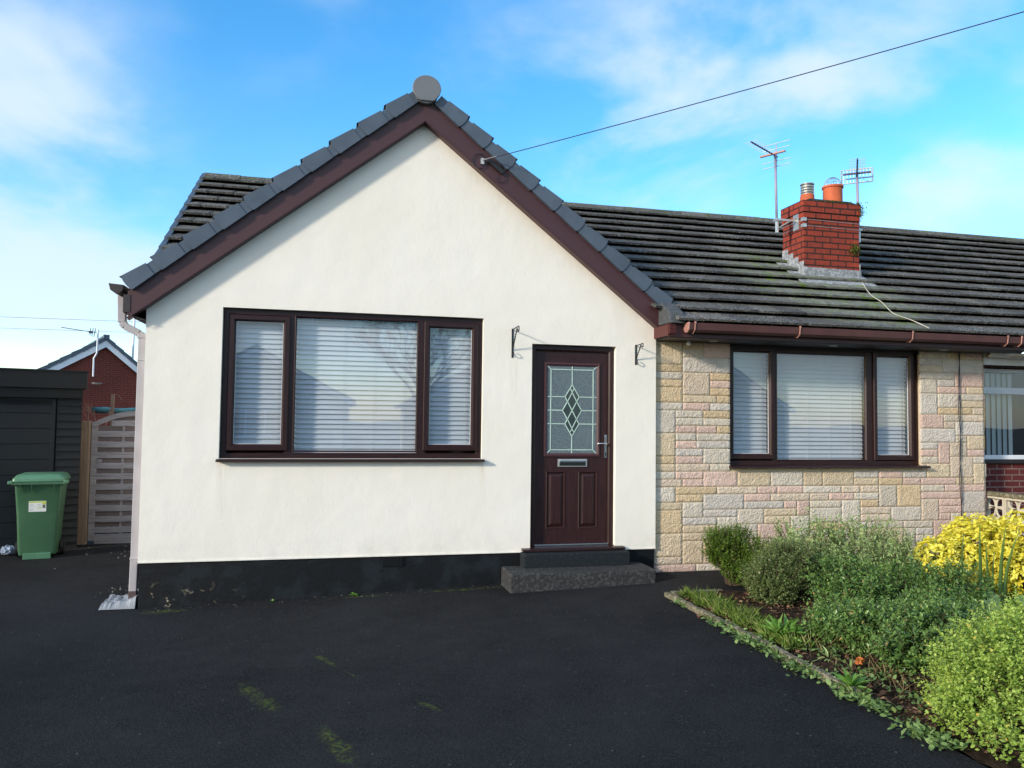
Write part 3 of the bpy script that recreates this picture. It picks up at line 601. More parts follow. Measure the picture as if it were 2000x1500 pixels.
# left eave: soffit box, gutter, rain pipe
g = G(); g.box(-.175, -.115, -.105, -.065, 2.515, 2.675); g.prism([(-.17, 2.52), (.0, 2.46), (.0, 2.45), (-.17, 2.505)], 'y', -.07, 3.4); g.box(-.178, -.165, -.06, 3.4, 2.51, 2.68); obj('eave_box', g, 'dkgut', H)
g = G(); pr = [(-.18, 2.765), (-.19, 2.71), (-.24, 2.68), (-.29, 2.715), (-.305, 2.775), (-.298, 2.777), (-.284, 2.722), (-.24, 2.692), (-.197, 2.716), (-.188, 2.765)]
g.prism([(a, b) for a, b in pr], 'y', -.08, 3.4); g.prism([(-.18, 2.765), (-.19, 2.71), (-.24, 2.68), (-.29, 2.715), (-.305, 2.775)], 'y', -.088, -.08); obj('gutter', g, 'dkgut', H)
g = G()
def sq(g, pts, hx, hy):
    for a, b in zip(pts[:-1], pts[1:]):
        a, b = Vector(a), Vector(b); d = (b-a); n1 = Vector((0, 1, 0)); n2 = d.cross(n1).normalized()
        g.obox(a-n1*hy-n2*hx, d, n1*2*hy, n2*2*hx)
sq(g, [(-.235, .10, 2.69), (-.225, .10, 2.44), (-.195, .10, 2.405), (-.075, .10, 2.345), (-.045, .10, 2.30), (-.045, .10, .27)], .033, .033); g.box(-.083, -.007, .062, .138, 2.30, 2.345); g.box(-.083, -.007, .062, .138, 2.09, 2.10); g.box(-.083, -.007, .062, .138, .255, .28)
dp = obj('downpipe', g, 'dpipe', H, bevel=.006)
g = G(); sq(g, [(-.047, .098, .27), (-.05, .095, -.03)], .033, .033); g2 = G(); sq(g2, [(-.05, .093, -.03), (-.05, .09, -.17)], .034, .034); obj('lower_pipe', g, 'dpipe', dp, bevel=.006); obj('pipe_shoe', g2, 'dpipeb', dp, bevel=.004)

# stone wall ---------------------------------------------------------------
W2 = (5.945, 8.47, 1.085, 2.47); YS = .05
g = G(); facade(g, (5.06, 9.33), -.3, lambda x: 2.47, [W2], YS, .20); g.quad((9.33, YS, -.3), (9.33, .34, -.3), (9.33, .34, 2.47), (9.33, YS, 2.47))
sw = obj('stone_wall', g, 'mortar', H)
cell = .0815; x0s, z0s = 5.068, -.03; nxc = int(round((9.325-x0s)/cell)); nzc = 30; cw = (9.325-x0s)/nxc; chh = (2.455-z0s)/nzc
occ = np.zeros((nxc, nzc), bool)
hi0, hi1 = int(round((5.95-x0s)/cw)), int(round((8.465-x0s)/cw)); hz0 = int(round((1.085-z0s)/chh)); occ[hi0:hi1, hz0:] = True
PAL = [((.66, .60, .51), 26), ((.60, .53, .43), 16), ((.66, .52, .33), 14), ((.62, .44, .22), 14), ((.68, .45, .39), 22), ((.66, .53, .40), 14), ((.60, .56, .52), 8)]
pal = [c for c, n in PAL for _ in range(n)]
rs = random.Random(21); g = G()
for j in range(nzc):
    i = 0
    while i < nxc:
        if occ[i, j]: i += 1; continue
        h = rs.choices([1, 2, 3], [66, 20, 14])[0]; h = min(h, nzc-j); ln = rs.choice({1: [3, 4, 5, 6, 4], 2: [3, 4, 5, 6], 3: [3, 3, 4]}[h])
        if h > 1 and i > 0: pass
        while h > 1 and occ[i:min(i+1, nxc), j:j+h].any(): h -= 1
        run = 0
        while i+run < nxc and run < ln and not occ[i+run, j:j+h].any(): run += 1
        nxt = 0
        while i+run+nxt < nxc and not occ[i+run+nxt, j]: nxt += 1
        if nxt in (1,) and not occ[i+run:i+run+nxt, j:j+h].any(): run += nxt
        run = max(run, 1); occ[i:i+run, j:j+h] = True
        sx0, sx1 = x0s+i*cw+.004, x0s+(i+run)*cw-.004; sz0, sz1 = z0s+j*chh+.004, z0s+(j+h)*chh-.004
        c = rs.choice(pal); kk = rs.uniform(.98, 1.14); c = tuple((q*.68+m_*.32)*kk for q, m_ in zip(c, (.72, .63, .53)))
        na, nb = run*4+2, h*5+1; b0 = len(g.v); ph = rs.random()*99
        for a in range(na+1):
            for b in range(nb+1):
                ed = (a in (0, na)) or (b in (0, nb)); ex = min(a, na-a)/1.; 
                d = .003 if ed else .009+rs.uniform(-.003, .0035)+.0015*math.sin(a*1.3+ph)*math.cos(b*1.7+ph)
                fa = 0 if a == 0 else 1 if a == na else (.007+(sx1-sx0-.014)*(a-1)/(na-2))/(sx1-sx0); fb = 0 if b == 0 else 1 if b == nb else (.007+(sz1-sz0-.014)*(b-1)/max(1, nb-2))/(sz1-sz0)
                g.v.append((sx0+(sx1-sx0)*fa+(0 if ed else rs.uniform(-.002, .002)), YS-.003-d, sz0+(sz1-sz0)*fb+(0 if ed else rs.uniform(-.002, .002))))
        for a in range(na):
            for b in range(nb): p = b0+a*(nb+1)+b; g.f.append((p, p+nb+1, p+nb+2, p+1)); g.c.append(c)
        # sides
        g.box(sx0, sx1, YS-.004, YS+.01, sz0, sz1, c)
        i += run
for j in range(0, nzc, 2):   # quoin ends on the right return
    c = rs.choice(pal); d = rs.uniform(.0, .02); g.box(9.325, 9.333+d, YS, YS+.28, z0s+j*chh+.004, z0s+(j+2)*chh-.004, c)
o = obj('stone_facing', g, 'stone', sw, smooth=True, autos=62)
# cables down the stone wall, sensor, soffit lights
g = G()
for k in (0, 1): g.tube([(8.955+k*.006+.012*math.sin(t*2.2+k*2), .018, 2.45-t*.3) for t in np.linspace(0, 8.2, 26)], .0045, 5)
obj('cable', g, 'cable', H)
for x in (5.66, 7.13, 8.59):
    g = G(); g.lathe((x, -.15, 2.449), [(0, .0), (.042, 0), (.048, .007)], 20); obj('downlight', g, 'led', H)
g = G(); g.lathe((5.42, -.05, 2.405), [(0, .0), (.018, .002), (.026, .02), (.018, .045), (.012, .06)], 14); obj('security_sensor', g, 'white', H, smooth=True)

# ---------------------------------------------------------------- windows
def window(name, X, Z, yf, lights, sillx, sill_top, fd=.06, blindy=.10, deep_head=None):
    x0, x1 = X; z0, z1 = Z
    g = G(); g.ring(x0, x1, z0, z1, [(0, yf), (.045, yf), (.052, yf+.008), (.052, yf+fd), (0, yf+fd)])
    for (a, b, c, d, opens), nx_ in zip(lights, lights[1:]+[None]):
        if nx_: g.box(b+.033 if opens else b+.012, nx_[0]-.033 if nx_[4] else nx_[0]-.012, yf+.001, yf+fd-.002, z0+.045, z1-.045)
    w = obj(name, g, 'upvc', H, bevel=.002)
    for a, b, c, d, opens in lights:
        if opens:   # casement: proud sash with bevelled inner edge
            g = G(); g.ring(a-.062, b+.062, c-.062, d+.062, [(0, yf-.014), (.006, yf-.020), (.044, yf-.020), (.062, yf+.004), (.062, yf+.03), (0, yf+.03)]); obj('casement', g, 'upvcv', w)
            # weather gap behind the sash
            g = G(); g.ring(a, b, c, d, [(0, yf+.010), (.004, yf+.010), (.004, yf+.016), (0, yf+.016)]); obj('gasket', g, 'white', w)
        else:
            g = G(); g.ring(a-.016, b+.016, c-.030, d+.030, [(0, yf-.001), (.004, yf-.004), (.016, yf+.012), (.016, yf+.02), (0, yf+.02)]); obj('glazing_bead', g, 'upvc', w)
        g = G(); y = yf+.016; g.quad((a-.01, y, c-.01), (b+.01, y, c-.01), (b+.01, y, d+.01), (a-.01, y, d+.01)); obj('pane', g, 'glass', w)
        # blind
        g = G(); pitch = .0485; z = c-.02; k = 0
        while z < d+.03:
            tilt = rad(71); hw = .0262; cy, cz = math.cos(tilt)*hw, math.sin(tilt)*hw; yb = yf+blindy; sag = random.uniform(-.0012, .0012)
            pr = [(yb-cy, z-cz+sag), (yb+.003, z+.001+sag), (yb+cy, z+cz+sag), (yb+cy+.001, z+cz-.0025+sag), (yb+.0045, z-.002+sag), (yb-cy+.001, z-cz-.0025+sag)]
            g.prism(pr, 'x', a-.03, b+.03); z += pitch
        bl = obj('blind', g, 'blind', w)
    g = G()
    for a, b, c, d, opens in lights:
        nc = 2 if opens else 4
        for i in range(nc):
            x = a+(b-a)*(.12+.76*i/(nc-1)); g.box(x-.0012, x+.0012, yf+blindy-.022, yf+blindy-.020, c-.02, d+.03)
    obj('blind_cords', g, 'cord', w)
    s0, s1 = sillx; g = G(); zt = sill_top
    g.prism([(yf+fd, zt+.012), (yf-.002, zt), (-.062 if yf < .1 else -.03, zt-.012), (-.064 if yf < .1 else -.032, zt-.032), (yf-.01, zt-.03), (yf+fd, zt-.03)], 'x', s0, s1)
    obj('sill', g, 'upvc', w, bevel=.003)
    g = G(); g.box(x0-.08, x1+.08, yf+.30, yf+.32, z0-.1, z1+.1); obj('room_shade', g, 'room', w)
    return w
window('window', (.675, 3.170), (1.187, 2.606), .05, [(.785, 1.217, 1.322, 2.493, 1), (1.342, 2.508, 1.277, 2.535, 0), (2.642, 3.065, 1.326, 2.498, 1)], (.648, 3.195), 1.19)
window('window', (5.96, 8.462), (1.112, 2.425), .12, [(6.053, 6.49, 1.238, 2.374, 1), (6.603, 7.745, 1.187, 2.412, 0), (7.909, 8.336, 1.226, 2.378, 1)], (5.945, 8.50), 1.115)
g = G(); g.box(5.95, 8.47, .09, .16, 2.425, 2.465); g.box(5.925, 5.962, .085, .15, 1.1, 2.465); obj('head_trim', g, 'soffit', H)

# ---------------------------------------------------------------- door
yd = .055
g = G(); g.ring(3.695, 4.605, .245, 2.365, [(0, yd), (.040, yd), (.056, yd+.012), (.056, yd+.075), (0, yd+.075)]); D_ = obj('front_door', g, 'upvcv', H, bevel=.002)
yl = yd+.030
GX0, GX1, GZ0, GZ1 = 3.882, 4.424, 1.24, 2.155
g = G(); facade(g, (3.752, 4.552), .30, lambda x: 2.31, [(GX0-.01, GX1+.01, GZ0-.01, GZ1+.01), (3.875, 4.088, .455, 1.052), (4.228, 4.445, .455, 1.052)], yl, .012)
for (a, b) in ((3.875, 4.088), (4.228, 4.445)):   # moulded raised panels
    c, d = .455, 1.052
    g.ring(a, b, c, d, [(0, yl+.0005), (.006, yl-.006), (.014, yl-.004), (.022, yl+.012), (.0, yl+.012)]); g.ring(a+.022, b-.022, c+.022, d-.022, [(0, yl+.012), (.034, yl-.004), (.034, yl+.013)])
    g.box(a+.055, b-.055, yl-.0045, yl+.005, c+.055, d-.055)
obj('door_leaf', g, 'doorm', D_)
g = G(); g.ring(GX0-.04, GX1+.04, GZ0-.04, GZ1+.04, [(0, yl+.001), (.006, yl-.013), (.022, yl-.015), (.040, yl-.002), (.040, yl+.008), (0, yl+.008)]); obj('glazing_frame', g, 'barge', D_)
g = G(); g.box(GX0-.005, GX1+.005, yl+.002, yl+.008, GZ0-.005, GZ1+.005); obj('door_glass', g, 'dglass', D_)
g = G()
def strip(x0, z0, x1, z1, w=.0042):
    d = Vector((x1-x0, 0, z1-z0)); n = Vector((-d.z, 0, d.x)).normalized()*w; y = yl-.0025
    g.obox(Vector((x0, y, z0))-n, d, n*2, Vector((0, .006, 0)))
bx0, bx1, bz0, bz1 = GX0+.038, GX1-.038, GZ0+.036, GZ1-.036; xm = (GX0+GX1)/2; zm = 1.69
for q in ((bx0, GZ0, bx0, GZ1), (bx1, GZ0, bx1, GZ1)): strip(q[0], bz0, q[2], bz1)
strip(bx0, bz0, bx1, bz0); strip(bx0, bz1, bx1, bz1)
for a, b, c, d in ((GX0, GZ0, bx0, bz0), (GX1, GZ0, bx1, bz0), (GX0, GZ1, bx0, bz1), (GX1, GZ1, bx1, bz1)): strip(a, b, c, d)
HT, HW = .272, .105
strip(xm, GZ1, xm, zm+HT); strip(xm, GZ0, xm, zm-HT); strip(GX0, zm, xm-HW, zm); strip(GX1, zm, xm+HW, zm)
zq = .142; xq = .077
for s in (-1, 1):
    strip(GX0, zm+s*zq, xm-xq, zm+s*zq); strip(GX1, zm+s*zq, xm+xq, zm+s*zq)
    for t in (-1, 1):
        strip(xm, zm+s*HT, xm+t*xq, zm+s*zq); strip(xm+t*xq, zm+s*zq, xm-t*(xq*.22), zm-s*(zq*1.0-.115)+0, .0042) if False else None
# lattice lines of the diamond
for s in (-1, 1):
    strip(xm-s*xq, zm+zq, xm-s*(xq-.027)*0+s*(.050), zm-.093); strip(xm+s*.050, zm-.093, xm+s*xq, zm-zq)
    strip(xm+s*HW, zm, xm+s*(HW-.055), zm+.093); strip(xm+s*HW, zm, xm+s*(HW-.055), zm-.093)
    strip(xm+s*.050, zm+.093, xm-s*.018, zm+.226); strip(xm+s*.050, zm-.093, xm-s*.018, zm-.226); strip(xm-s*.018, zm+.226, xm-s*.023, zm+.232)
obj('lead_pattern', g, 'lead', D_)
g = G(); g.prism([(xm, zm+HT-.01), (xm-xq+.004, zm+zq), (xm-.052, zm+.093), (xm-HW+.005, zm), (xm-.052, zm-.093), (xm-xq+.004, zm-zq), (xm, zm-HT+.01), (xm+xq-.004, zm-zq), (xm+.052, zm-.093), (xm+HW-.005, zm), (xm+.052, zm+.093), (xm+xq-.004, zm+zq)], 'y', yl-.001, yl+.004); obj('bevelled_diamond', g, 'bevel', D_)
g = G(); g.box(4.0, 4.322, yl-.012, yl-.001, 1.098, 1.18); lb = obj('letterbox', g, 'steel', D_, bevel=.004)
g = G(); g.box(4.018, 4.304, yl-.016, yl-.0125, 1.110, 1.145); obj('flap', g, 'blackm', lb, bevel=.002)
g = G(); g.box(4.018, 4.304, yl-.022, yl-.0125, 1.147, 1.166); obj('flap_rail', g, 'chrome', lb, bevel=.003)
g = G(); g.box(4.513, 4.543, yl-.010, yl-.001, 1.19, 1.435); hp = obj('handle_plate', g, 'chrome', D_, bevel=.012)
g = G(); g.tube([(4.528, yl-.01, 1.342), (4.528, yl-.05, 1.342), (4.515, yl-.056, 1.342), (4.42, yl-.056, 1.345)], .008, 8); obj('lever', g, 'chrome', hp, smooth=True)
g = G(); g.box(4.522, 4.534, yl-.016, yl-.010, 1.215, 1.25); obj('lock_cylinder', g, 'blackm', hp, bevel=.003)
g = G(); g.box(3.752, 4.552, yd-.004, yl+.04, .285, .300); obj('weather_bar', g, 'chrome', D_, bevel=.002)
g = G(); g.prism([(.10, .285), (yd-.004, .283), (-.07, .272), (-.072, .250), (.10, .245)], 'x', 3.60, 4.70); obj('door_sill', g, 'upvc', D_, bevel=.003)

# steps: two poured concrete steps
g = G(); g.box(3.585, 4.715, -.165, .010, -.12, .243); obj('upper_step', g, 'stepa', H, bevel=.012)
g = G(); g.box(3.39, 4.89, -.42, -.002, -.2, .105); obj('lower_step', g, 'stepb', H, bevel=.014)

# hanging basket brackets
for i, (x, z, h, lb_) in enumerate(((3.480, 2.52, .30, 'black scrolled basket bracket on the cream wall left of the front door'), (4.833, 2.40, .215, 'smaller black scrolled basket bracket on the cream wall right of the front door'))):
    b = thing('basket_bracket', lb_, 'bracket', (x, 0, z-h), group='hanging basket brackets')
    s = h/.30; g = G(); g.box(x-.010, x+.010, -.006, -.001, z-h, z); obj('back_plate', g, 'blackm', b, bevel=.002)
    g = G(); L_ = .25*s; g.tube([(x, -.006, z-.012), (x, -L_, z-.004)], .0055, 6); g.tube([(x, -L_+.03*s*math.sin(t)-.0, z-.03*s+.028*s*math.cos(t)) for t in np.linspace(0, -4.6, 14)], .0055, 6); obj('arm', g, 'blackm', b)
    g = G(); n = 30; A = Vector((x, -.008, z-h*.72)); B = Vector((x, -L_*.8, z-.012)); 
    for ph in (0, math.pi): g.tube([A.lerp(B, t/n)+Vector((math.cos(t*.9+ph)*.004, 0, math.sin(t*.9+ph)*.004)) for t in range(n+1)], .004, 5)
    g.tube([(x, -.03+.02*math.cos(t), z-h*.86+.02*math.sin(t)) for t in np.linspace(1.2, 6.5, 12)], .005, 6); obj('twisted_stay', g, 'blackm', b)

# overhead phone wire & fixings
PW = thing('telephone_wire', 'thin overhead telephone wire running up right from the gable barge board', 'wire', (3.12, -.12, 4.19))
A = Vector((3.12, -.13, 4.20)); B = Vector((6.73, -3.0, 4.83)); Dr = (B-A); C_ = A+Dr*6
g = G(); g.tube([A.lerp(C_, t)-Vector((0, 0, 1.05*4*t*(1-t)*.55-.0)) +Vector((0, 0, 1.27*t)) for t in np.linspace(0, 1, 60)], .0042, 6); obj('wire', g, 'cable', PW)
g = G(); g.tube([A+Vector((0, -.01, 0)), A+Vector((.05, -.035, .01)), A+Vector((.12, -.09, .02))], .007, 5); g.box(3.10, 3.135, -.125, -.106, 4.165, 4.225); obj('wall_hook', g, 'steel', PW)
g = G(); g.obox((3.17, -.135, 4.19), (.15, 0, -.118), (0, .028, 0), (.03, 0, .038)); obj('junction_box', g, 'blackm', PW, bevel=.004)
g = G(); g.tube([(3.09+.075*math.cos(t), -.114, 4.20+.075*math.sin(t)) for t in np.linspace(.3, 5.6, 22)], .004, 5); obj('cable_loop', g, 'cable', PW); g = G(); g.tube([(3.32+.045*math.cos(t), -.112, 4.04+.045*math.sin(t)) for t in np.linspace(2.6, 7, 16)], .003, 5); obj('cable_loop', g, 'cable', PW)
# white cable lying on the roof
pts = [(8.14, 0.662, 3.36), (7.995, 0.331, 3.151), (7.995, 0.138, 3.029), (7.926, -0.138, 2.855), (8.043, -0.28, 2.766), (8.124, -0.454, 2.656)]
pv = [Vector(p) for p in pts]; pts = []
for a, b, c, d in zip([pv[0]]+pv[:-2], pv[:-1], pv[1:], pv[2:]+[pv[-1]]):
    for t in (0, .25, .5, .75): pts.append(b*.5*(2-5*t*t+3*t**3)+c*.5*(t+4*t*t-3*t**3)+a*.5*(-t+2*t*t-t**3)+d*.5*(t**3-t*t))
pts.append(pv[-1])
g = G(); g.tube(pts, .0045, 5); obj('roof_cable', g, 'wcable', H)

# ================================================================ NEIGHBOUR (right)
NB = thing('neighbouring_bungalow', 'adjoining bungalow at the right edge with dark red brick and white framed window', 'house', (12.6, .32, 0))
yn = .32
g = G(); facade(g, (9.34, 16), -.3, lambda x: 2.4, [(9.50, 11.6, 1.12, 2.31)], yn, .15); obj('brick_wall', g, 'brickn', NB)
g = G(); tiles(g, (9.61, YE, ZE), (1, 0, 0), Vm, 6.4, LV, LV/14, .30); g.quad((9.6, YE+.02, ZE-.005), (16, YE+.02, ZE-.005), (16, YR, ZR-.01), (9.6, YR, ZR-.01)); g.quad((9.6, YR, ZR-.01), (16, YR, ZR-.01), (16, 7.4, 2.2), (9.6, 7.4, 2.2)); nr = obj('roof', g, 'tile', NB)
g = G(); x = 9.62
while x < 16:
    g.prism([(YR+.115*math.cos(a), ZR-.03+.095*math.sin(a)) for a in np.linspace(0, math.pi, 9)], 'x', x, x+.445, random.random()); x += .45
obj('ridge_tile', g, 'tile', nr)
g = G(); g.box(9.35, 16, .06, .08, 2.32, 2.42); g.box(9.64, 16, -.33, .06, 2.42, 2.44); obj('fascia', g, 'whited', NB)
g = G(); c0 = (.0, 2.42); g.prism([(.055, 2.46)]+[(.0+.055*math.cos(a), 2.455+.055*math.sin(a)) for a in np.linspace(0, -math.pi, 12)]+[(-.05, 2.458)]+[(.0+.048*math.cos(a), 2.455+.048*math.sin(a)) for a in np.linspace(-math.pi, 0, 12)], 'x', 9.345, 16); gn = obj('gutter', g, 'whited', NB, smooth=True, autos=40)
g = G(); g.tube([(9.78, .058*math.cos(a), 2.455+.06*math.sin(a)) for a in np.linspace(0, -math.pi, 10)], .007, 6); obj('gutter_clip', g, 'whited', gn)
g = G(); g.ring(9.50, 11.6, 1.165, 2.30, [(0, yn+.02), (.045, yn+.02), (.052, yn+.03), (.052, yn+.08), (0, yn+.08)]); g.box(9.55, 11.55, yn+.018, yn+.075, 1.985, 2.065); g.box(9.55, 11.55, yn+.010, yn+.018, 2.01, 2.02)
wn = obj('window', g, 'white', NB, bevel=.003)
g = G(); g.quad((9.54, yn+.045, 1.2), (11.57, yn+.045, 1.2), (11.57, yn+.045, 2.28), (9.54, yn+.045, 2.28)); obj('pane', g, 'glass', wn)
g = G()
for k in range(22):
    x = 9.50+k*.085
    if 10.14 < x < 10.45: continue
    g.obox((x, yn+.12, 1.2), (.082, .022, 0), (0, .001, 0), (0, 0, 1.1))
obj('vertical_blind', g, 'vblind', wn)
g = G(); g.box(9.48, 11.62, yn-.04, yn+.06, 1.12, 1.165); obj('sill', g, 'soffit', wn)
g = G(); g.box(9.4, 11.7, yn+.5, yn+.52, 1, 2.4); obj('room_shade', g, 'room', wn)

# screen block boundary wall
SW = thing('screen_block_wall', 'low cream pierced screen-block wall with flat coping at the right of the stone corner', 'wall', (9.42, -1.5, 0))
g = G()
for k in range(10): g.box(9.37, 9.50, .30-.62*(k+1)+.006, .30-.62*k, .745, .795)
obj('coping', g, 'kerb', SW, bevel=.008)
g = G(); bs = .305
for k in range(19):
    for j in range(3):
        y1 = .14-k*bs; y0 = y1-bs+.006; z1 = .742-j*bs*.87; z0 = z1-bs*.87+.006; cy, cz = (y0+y1)/2, (z0+z1)/2; hy, hz = (y1-y0)/2, (z1-z0)/2
        for q in ((y0, y1, z0, z0+.022), (y0, y1, z1-.022, z1), (y0, y0+.022, z0+.022, z1-.022), (y1-.022, y1, z0+.022, z1-.022)): g.box(9.385, 9.475, *q)
        for sy in (-1, 1):
            for sz in (-1, 1):   # petal pattern: two bowed bars from each corner to the centre
                for bow in (-1, 1):
                    g.tube([(9.43, cy+sy*hy*.93*t+bow*.038*math.sin(math.pi*t)*sz, cz+sz*hz*.93*t-bow*.038*math.sin(math.pi*t)*sy) for t in np.linspace(0, 1, 7)], .015, 5)
obj('pierced_blocks', g, 'screen', SW)

# ================================================================ LEFT SIDE
GA = thing('garage', 'low black painted timber garage with flat roof, behind the green bin', 'garage', (-1.49, 3.60, -.18))
g = G(); g.box(-6.8, -1.49, 3.58, 3.605, 1.925, 2.145); g.box(-1.51, -1.485, 3.605, 8.6, 1.925, 2.145); obj('roof_fascia', g, 'gar', GA, bevel=.004)
g = G(); g.box(-6.8, -1.48, 3.57, 8.6, 2.145, 2.165); obj('flat_roof', g, 'gar', GA)
g = G(); g.box(-6.8, -1.53, 3.64, 3.70, 1.80, 1.92); g.box(-6.8, -1.53, 3.62, 3.64, 1.80, 1.806)
g.box(-6.8, -1.56, 3.72, 3.74, -.2, 2.0)
z = -.2
while z < 1.78:   # narrow boards right of the door, side cladding
    g.prism([(3.70, z), (3.672, z), (3.690, z+.098), (3.70, z+.098)], 'x', -1.815, -1.53); z += .1
g.box(-1.58, -1.53, 3.70, 8.5, -.2, 2.0); obj('timber_cladding', g, 'gar', GA)
g = G(); z = -.2
while z < 1.70:
    z1 = min(z+.194, 1.77); g.box(-4.3, -1.88, 3.675, 3.70, z, z1); z += .2
g.box(-4.3, -1.835, 3.695, 3.71, -.2, 1.79); g.box(-1.88, -1.835, 3.673, 3.695, -.2, 1.775); g.box(-4.3, -1.88, 3.675, 3.695, 1.70, 1.775); obj('garage_door', g, 'gard', GA, bevel=.003)

GA.rotation_euler = (0, 0, rad(20))
GT = thing('garden_gate', 'weathered grey slatted wooden gate with arched top between garage and house', 'gate', (-1.0, 4.0, -.17))
g = G(); g.box(-1.645, -1.525, 3.93, 4.02, -.2, 1.50); obj('post', g, 'woodb', GT, bevel=.008)
g = G(); g.box(-1.515, -1.44, 3.97, 4.01, -.14, 1.49); g.box(-.52, -.45, 3.97, 4.01, -.14, 1.49)
pts = [(-1.515+1.065*t, 1.475+.17*math.sin(math.pi*t)) for t in np.linspace(0, 1, 15)]; low = [(x, z-.075) for x, z in reversed(pts)]; g.prism(pts+low, 'y', 3.965, 4.005); g.box(-1.44, -.52, 3.98, 4.0, -.19, -.05); obj('frame', g, 'wood', GT, bevel=.004)
z = -.03; i = 0
gb = G()
while z < 1.56:
    xa, xb = -1.45, -.51; zt = z+.09
    if zt > 1.43:
        k = min(.98, (zt-1.40)/.17*.9); hw = .5*math.acos(min(1, k))/1.57; xa, xb = -.98-hw, -.98+hw
    if i % 1 == 0 and xb-xa > .1:
        g = G(); n = 12; P_ = [(xa+(xb-xa)*t/n, 3.985-.016*math.sin(t/n*math.pi*2+.6)) for t in range(n+1)]
        for (a, b) in zip(P_[:-1], P_[1:]): g.obox((a[0], a[1]-.006, z+random.uniform(-.001, .001)), (b[0]-a[0], b[1]-a[1], 0), (0, .009, 0), (0, 0, .082))
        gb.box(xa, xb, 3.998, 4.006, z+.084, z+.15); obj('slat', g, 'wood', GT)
    z += .146; i += 1
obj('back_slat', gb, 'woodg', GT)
g = G(); g.box(-1.13, -1.10, 3.99, 4.0, -.05, 1.50); obj('centre_batten', g, 'wood', GT)
g = G(); g.box(-1.43, -1.37, 3.958, 3.966, .93, .975); obj('latch_plate', g, 'wood', GT)
g = G(); g.box(-.42, -.02, 3.98, 4.0, -.18, 1.5); obj('side_panel', g, 'wood', GT)

# wheelie bin
B = thing('wheelie_bin', 'green wheeled rubbish bin with a printed label, standing against the black garage', 'bin', (-1.81, 3.08, -.18), rad(10), local=True)
def loft(g, rings):
    n = len(rings[0]); b = len(g.v)
    for r in rings: g.v += r
    for i in range(len(rings)-1):
        for j in range(n): g.f.append((b+i*n+j, b+i*n+(j+1) % n, b+(i+1)*n+(j+1) % n, b+(i+1)*n+j)); g.c.append(None)
    g.f += [tuple(b+j for j in reversed(range(n))), tuple(b+(len(rings)-1)*n+j for j in range(n))]; g.c += [None, None]
def rr(hx, hy, z, cy=0, r=.04, n=4):
    o = []
    for sx, sy, a0 in ((1, 1, 0), (-1, 1, 90), (-1, -1, 180), (1, -1, 270)):
        for k in range(n+1): a = rad(a0+90*k/n); o.append((sx*(hx-r)+r*math.cos(a), cy+sy*(hy-r)+r*math.sin(a), z))
    return o
g = G(); loft(g, [rr(.215, .20, .05), rr(.225, .215, .12), rr(.245, .25, .55), rr(.272, .29, .93), rr(.285, .30, .945), rr(.285, .30, .985)]); obj('body', g, 'bin', B, smooth=True, autos=35)
g = G(); loft(g, [rr(.298, .315, .978), rr(.302, .32, .99), rr(.298, .315, 1.02), rr(.262, .275, 1.062, r=.05), rr(.23, .24, 1.072, r=.05)]); lid = obj('lid', g, 'binl', B, smooth=True, autos=30)
g = G()
for s in (-1, 1): g.box(min(s*.29, s*.345), max(s*.29, s*.345), -.33, -.20, .955, .995)
obj('lid_handle', g, 'binl', lid, bevel=.008)
g = G(); g.box(-.30, .30, -.325, -.30, .945, .975)
for x in (-.20, -.07, .185): g.prism([(-.30, .95), (-.335, .95), (-.288, .84)], 'x', x-.006, x+.006)
obj('front_rim', g, 'bin', B, bevel=.004)
g = G(); g.box(-.155, .165, -.245, -.195, -.0, .075); obj('foot', g, 'binl', B, bevel=.005)
g = G(); g.tube([(-.27, .10, .10), (.27, .10, .10)], .012, 8); obj('axle', g, 'rubber', B)
for s in (-1, 1):
    g = G(); g.tube([(s*.235, .10, .10), (s*.24, .10, .10), (s*.285, .10, .10), (s*.29, .10, .10)], [.085, .10, .10, .085], 20); wh = obj('wheel', g, 'rubber', B, smooth=True, autos=35)
def on(z): return -(.215+(.25-.215)*(z-.12)/.43 if z < .55 else .25+.04*(z-.55)/.38)-.002
g = G(); z0, z1 = .60, .735; x0, x1 = -.105, .095
def dec(g, a, b, c, d, e=0): g.add([(a, on(c)-.001-e, c), (b, on(c)-.001-e, c), (b, on(d)-.001-e, d), (a, on(d)-.001-e, d), (a, on(c)+.002, c), (b, on(c)+.002, c), (b, on(d)+.002, d), (a, on(d)+.002, d)], [(0, 1, 2, 3), (7, 6, 5, 4), (0, 4, 5, 1), (1, 5, 6, 2), (2, 6, 7, 3), (3, 7, 4, 0)])
dec(g, x0, x1, z0, z1); lab = obj('label_sticker', g, 'label', B)
g = G(); dec(g, x0+.003, x1-.003, z1-.02, z1-.004, .0008); dec(g, x1-.045, x1-.003, z1-.042, z1-.022, .0008); dec(g, x0+.10, x1-.05, z0+.052, z0+.060, .0008); obj('yellow_band', g, 'labely', lab)
g = G()
for a, b, c, d in ((.008, .05, .018, .024), (.01, .06, .03, .034), (.01, .055, .08, .084), (.01, .05, .09, .094), (.10, .14, .085, .089), (.10, .145, .095, .099), (.10, .15, .072, .076), (.10, .14, .035, .039), (.01, .07, .06, .064)): g = G(); dec(g, x0+a, x0+b, z0+c, z0+d, .001); obj('print_line', g, 'labelb', lab)
g = G(); dec(g, x1-.042, x1-.01, z0+.045, z1-.046, .0009); obj('dark_panel', g, 'labelk', lab)
B.scale = (.92, .92, .96)
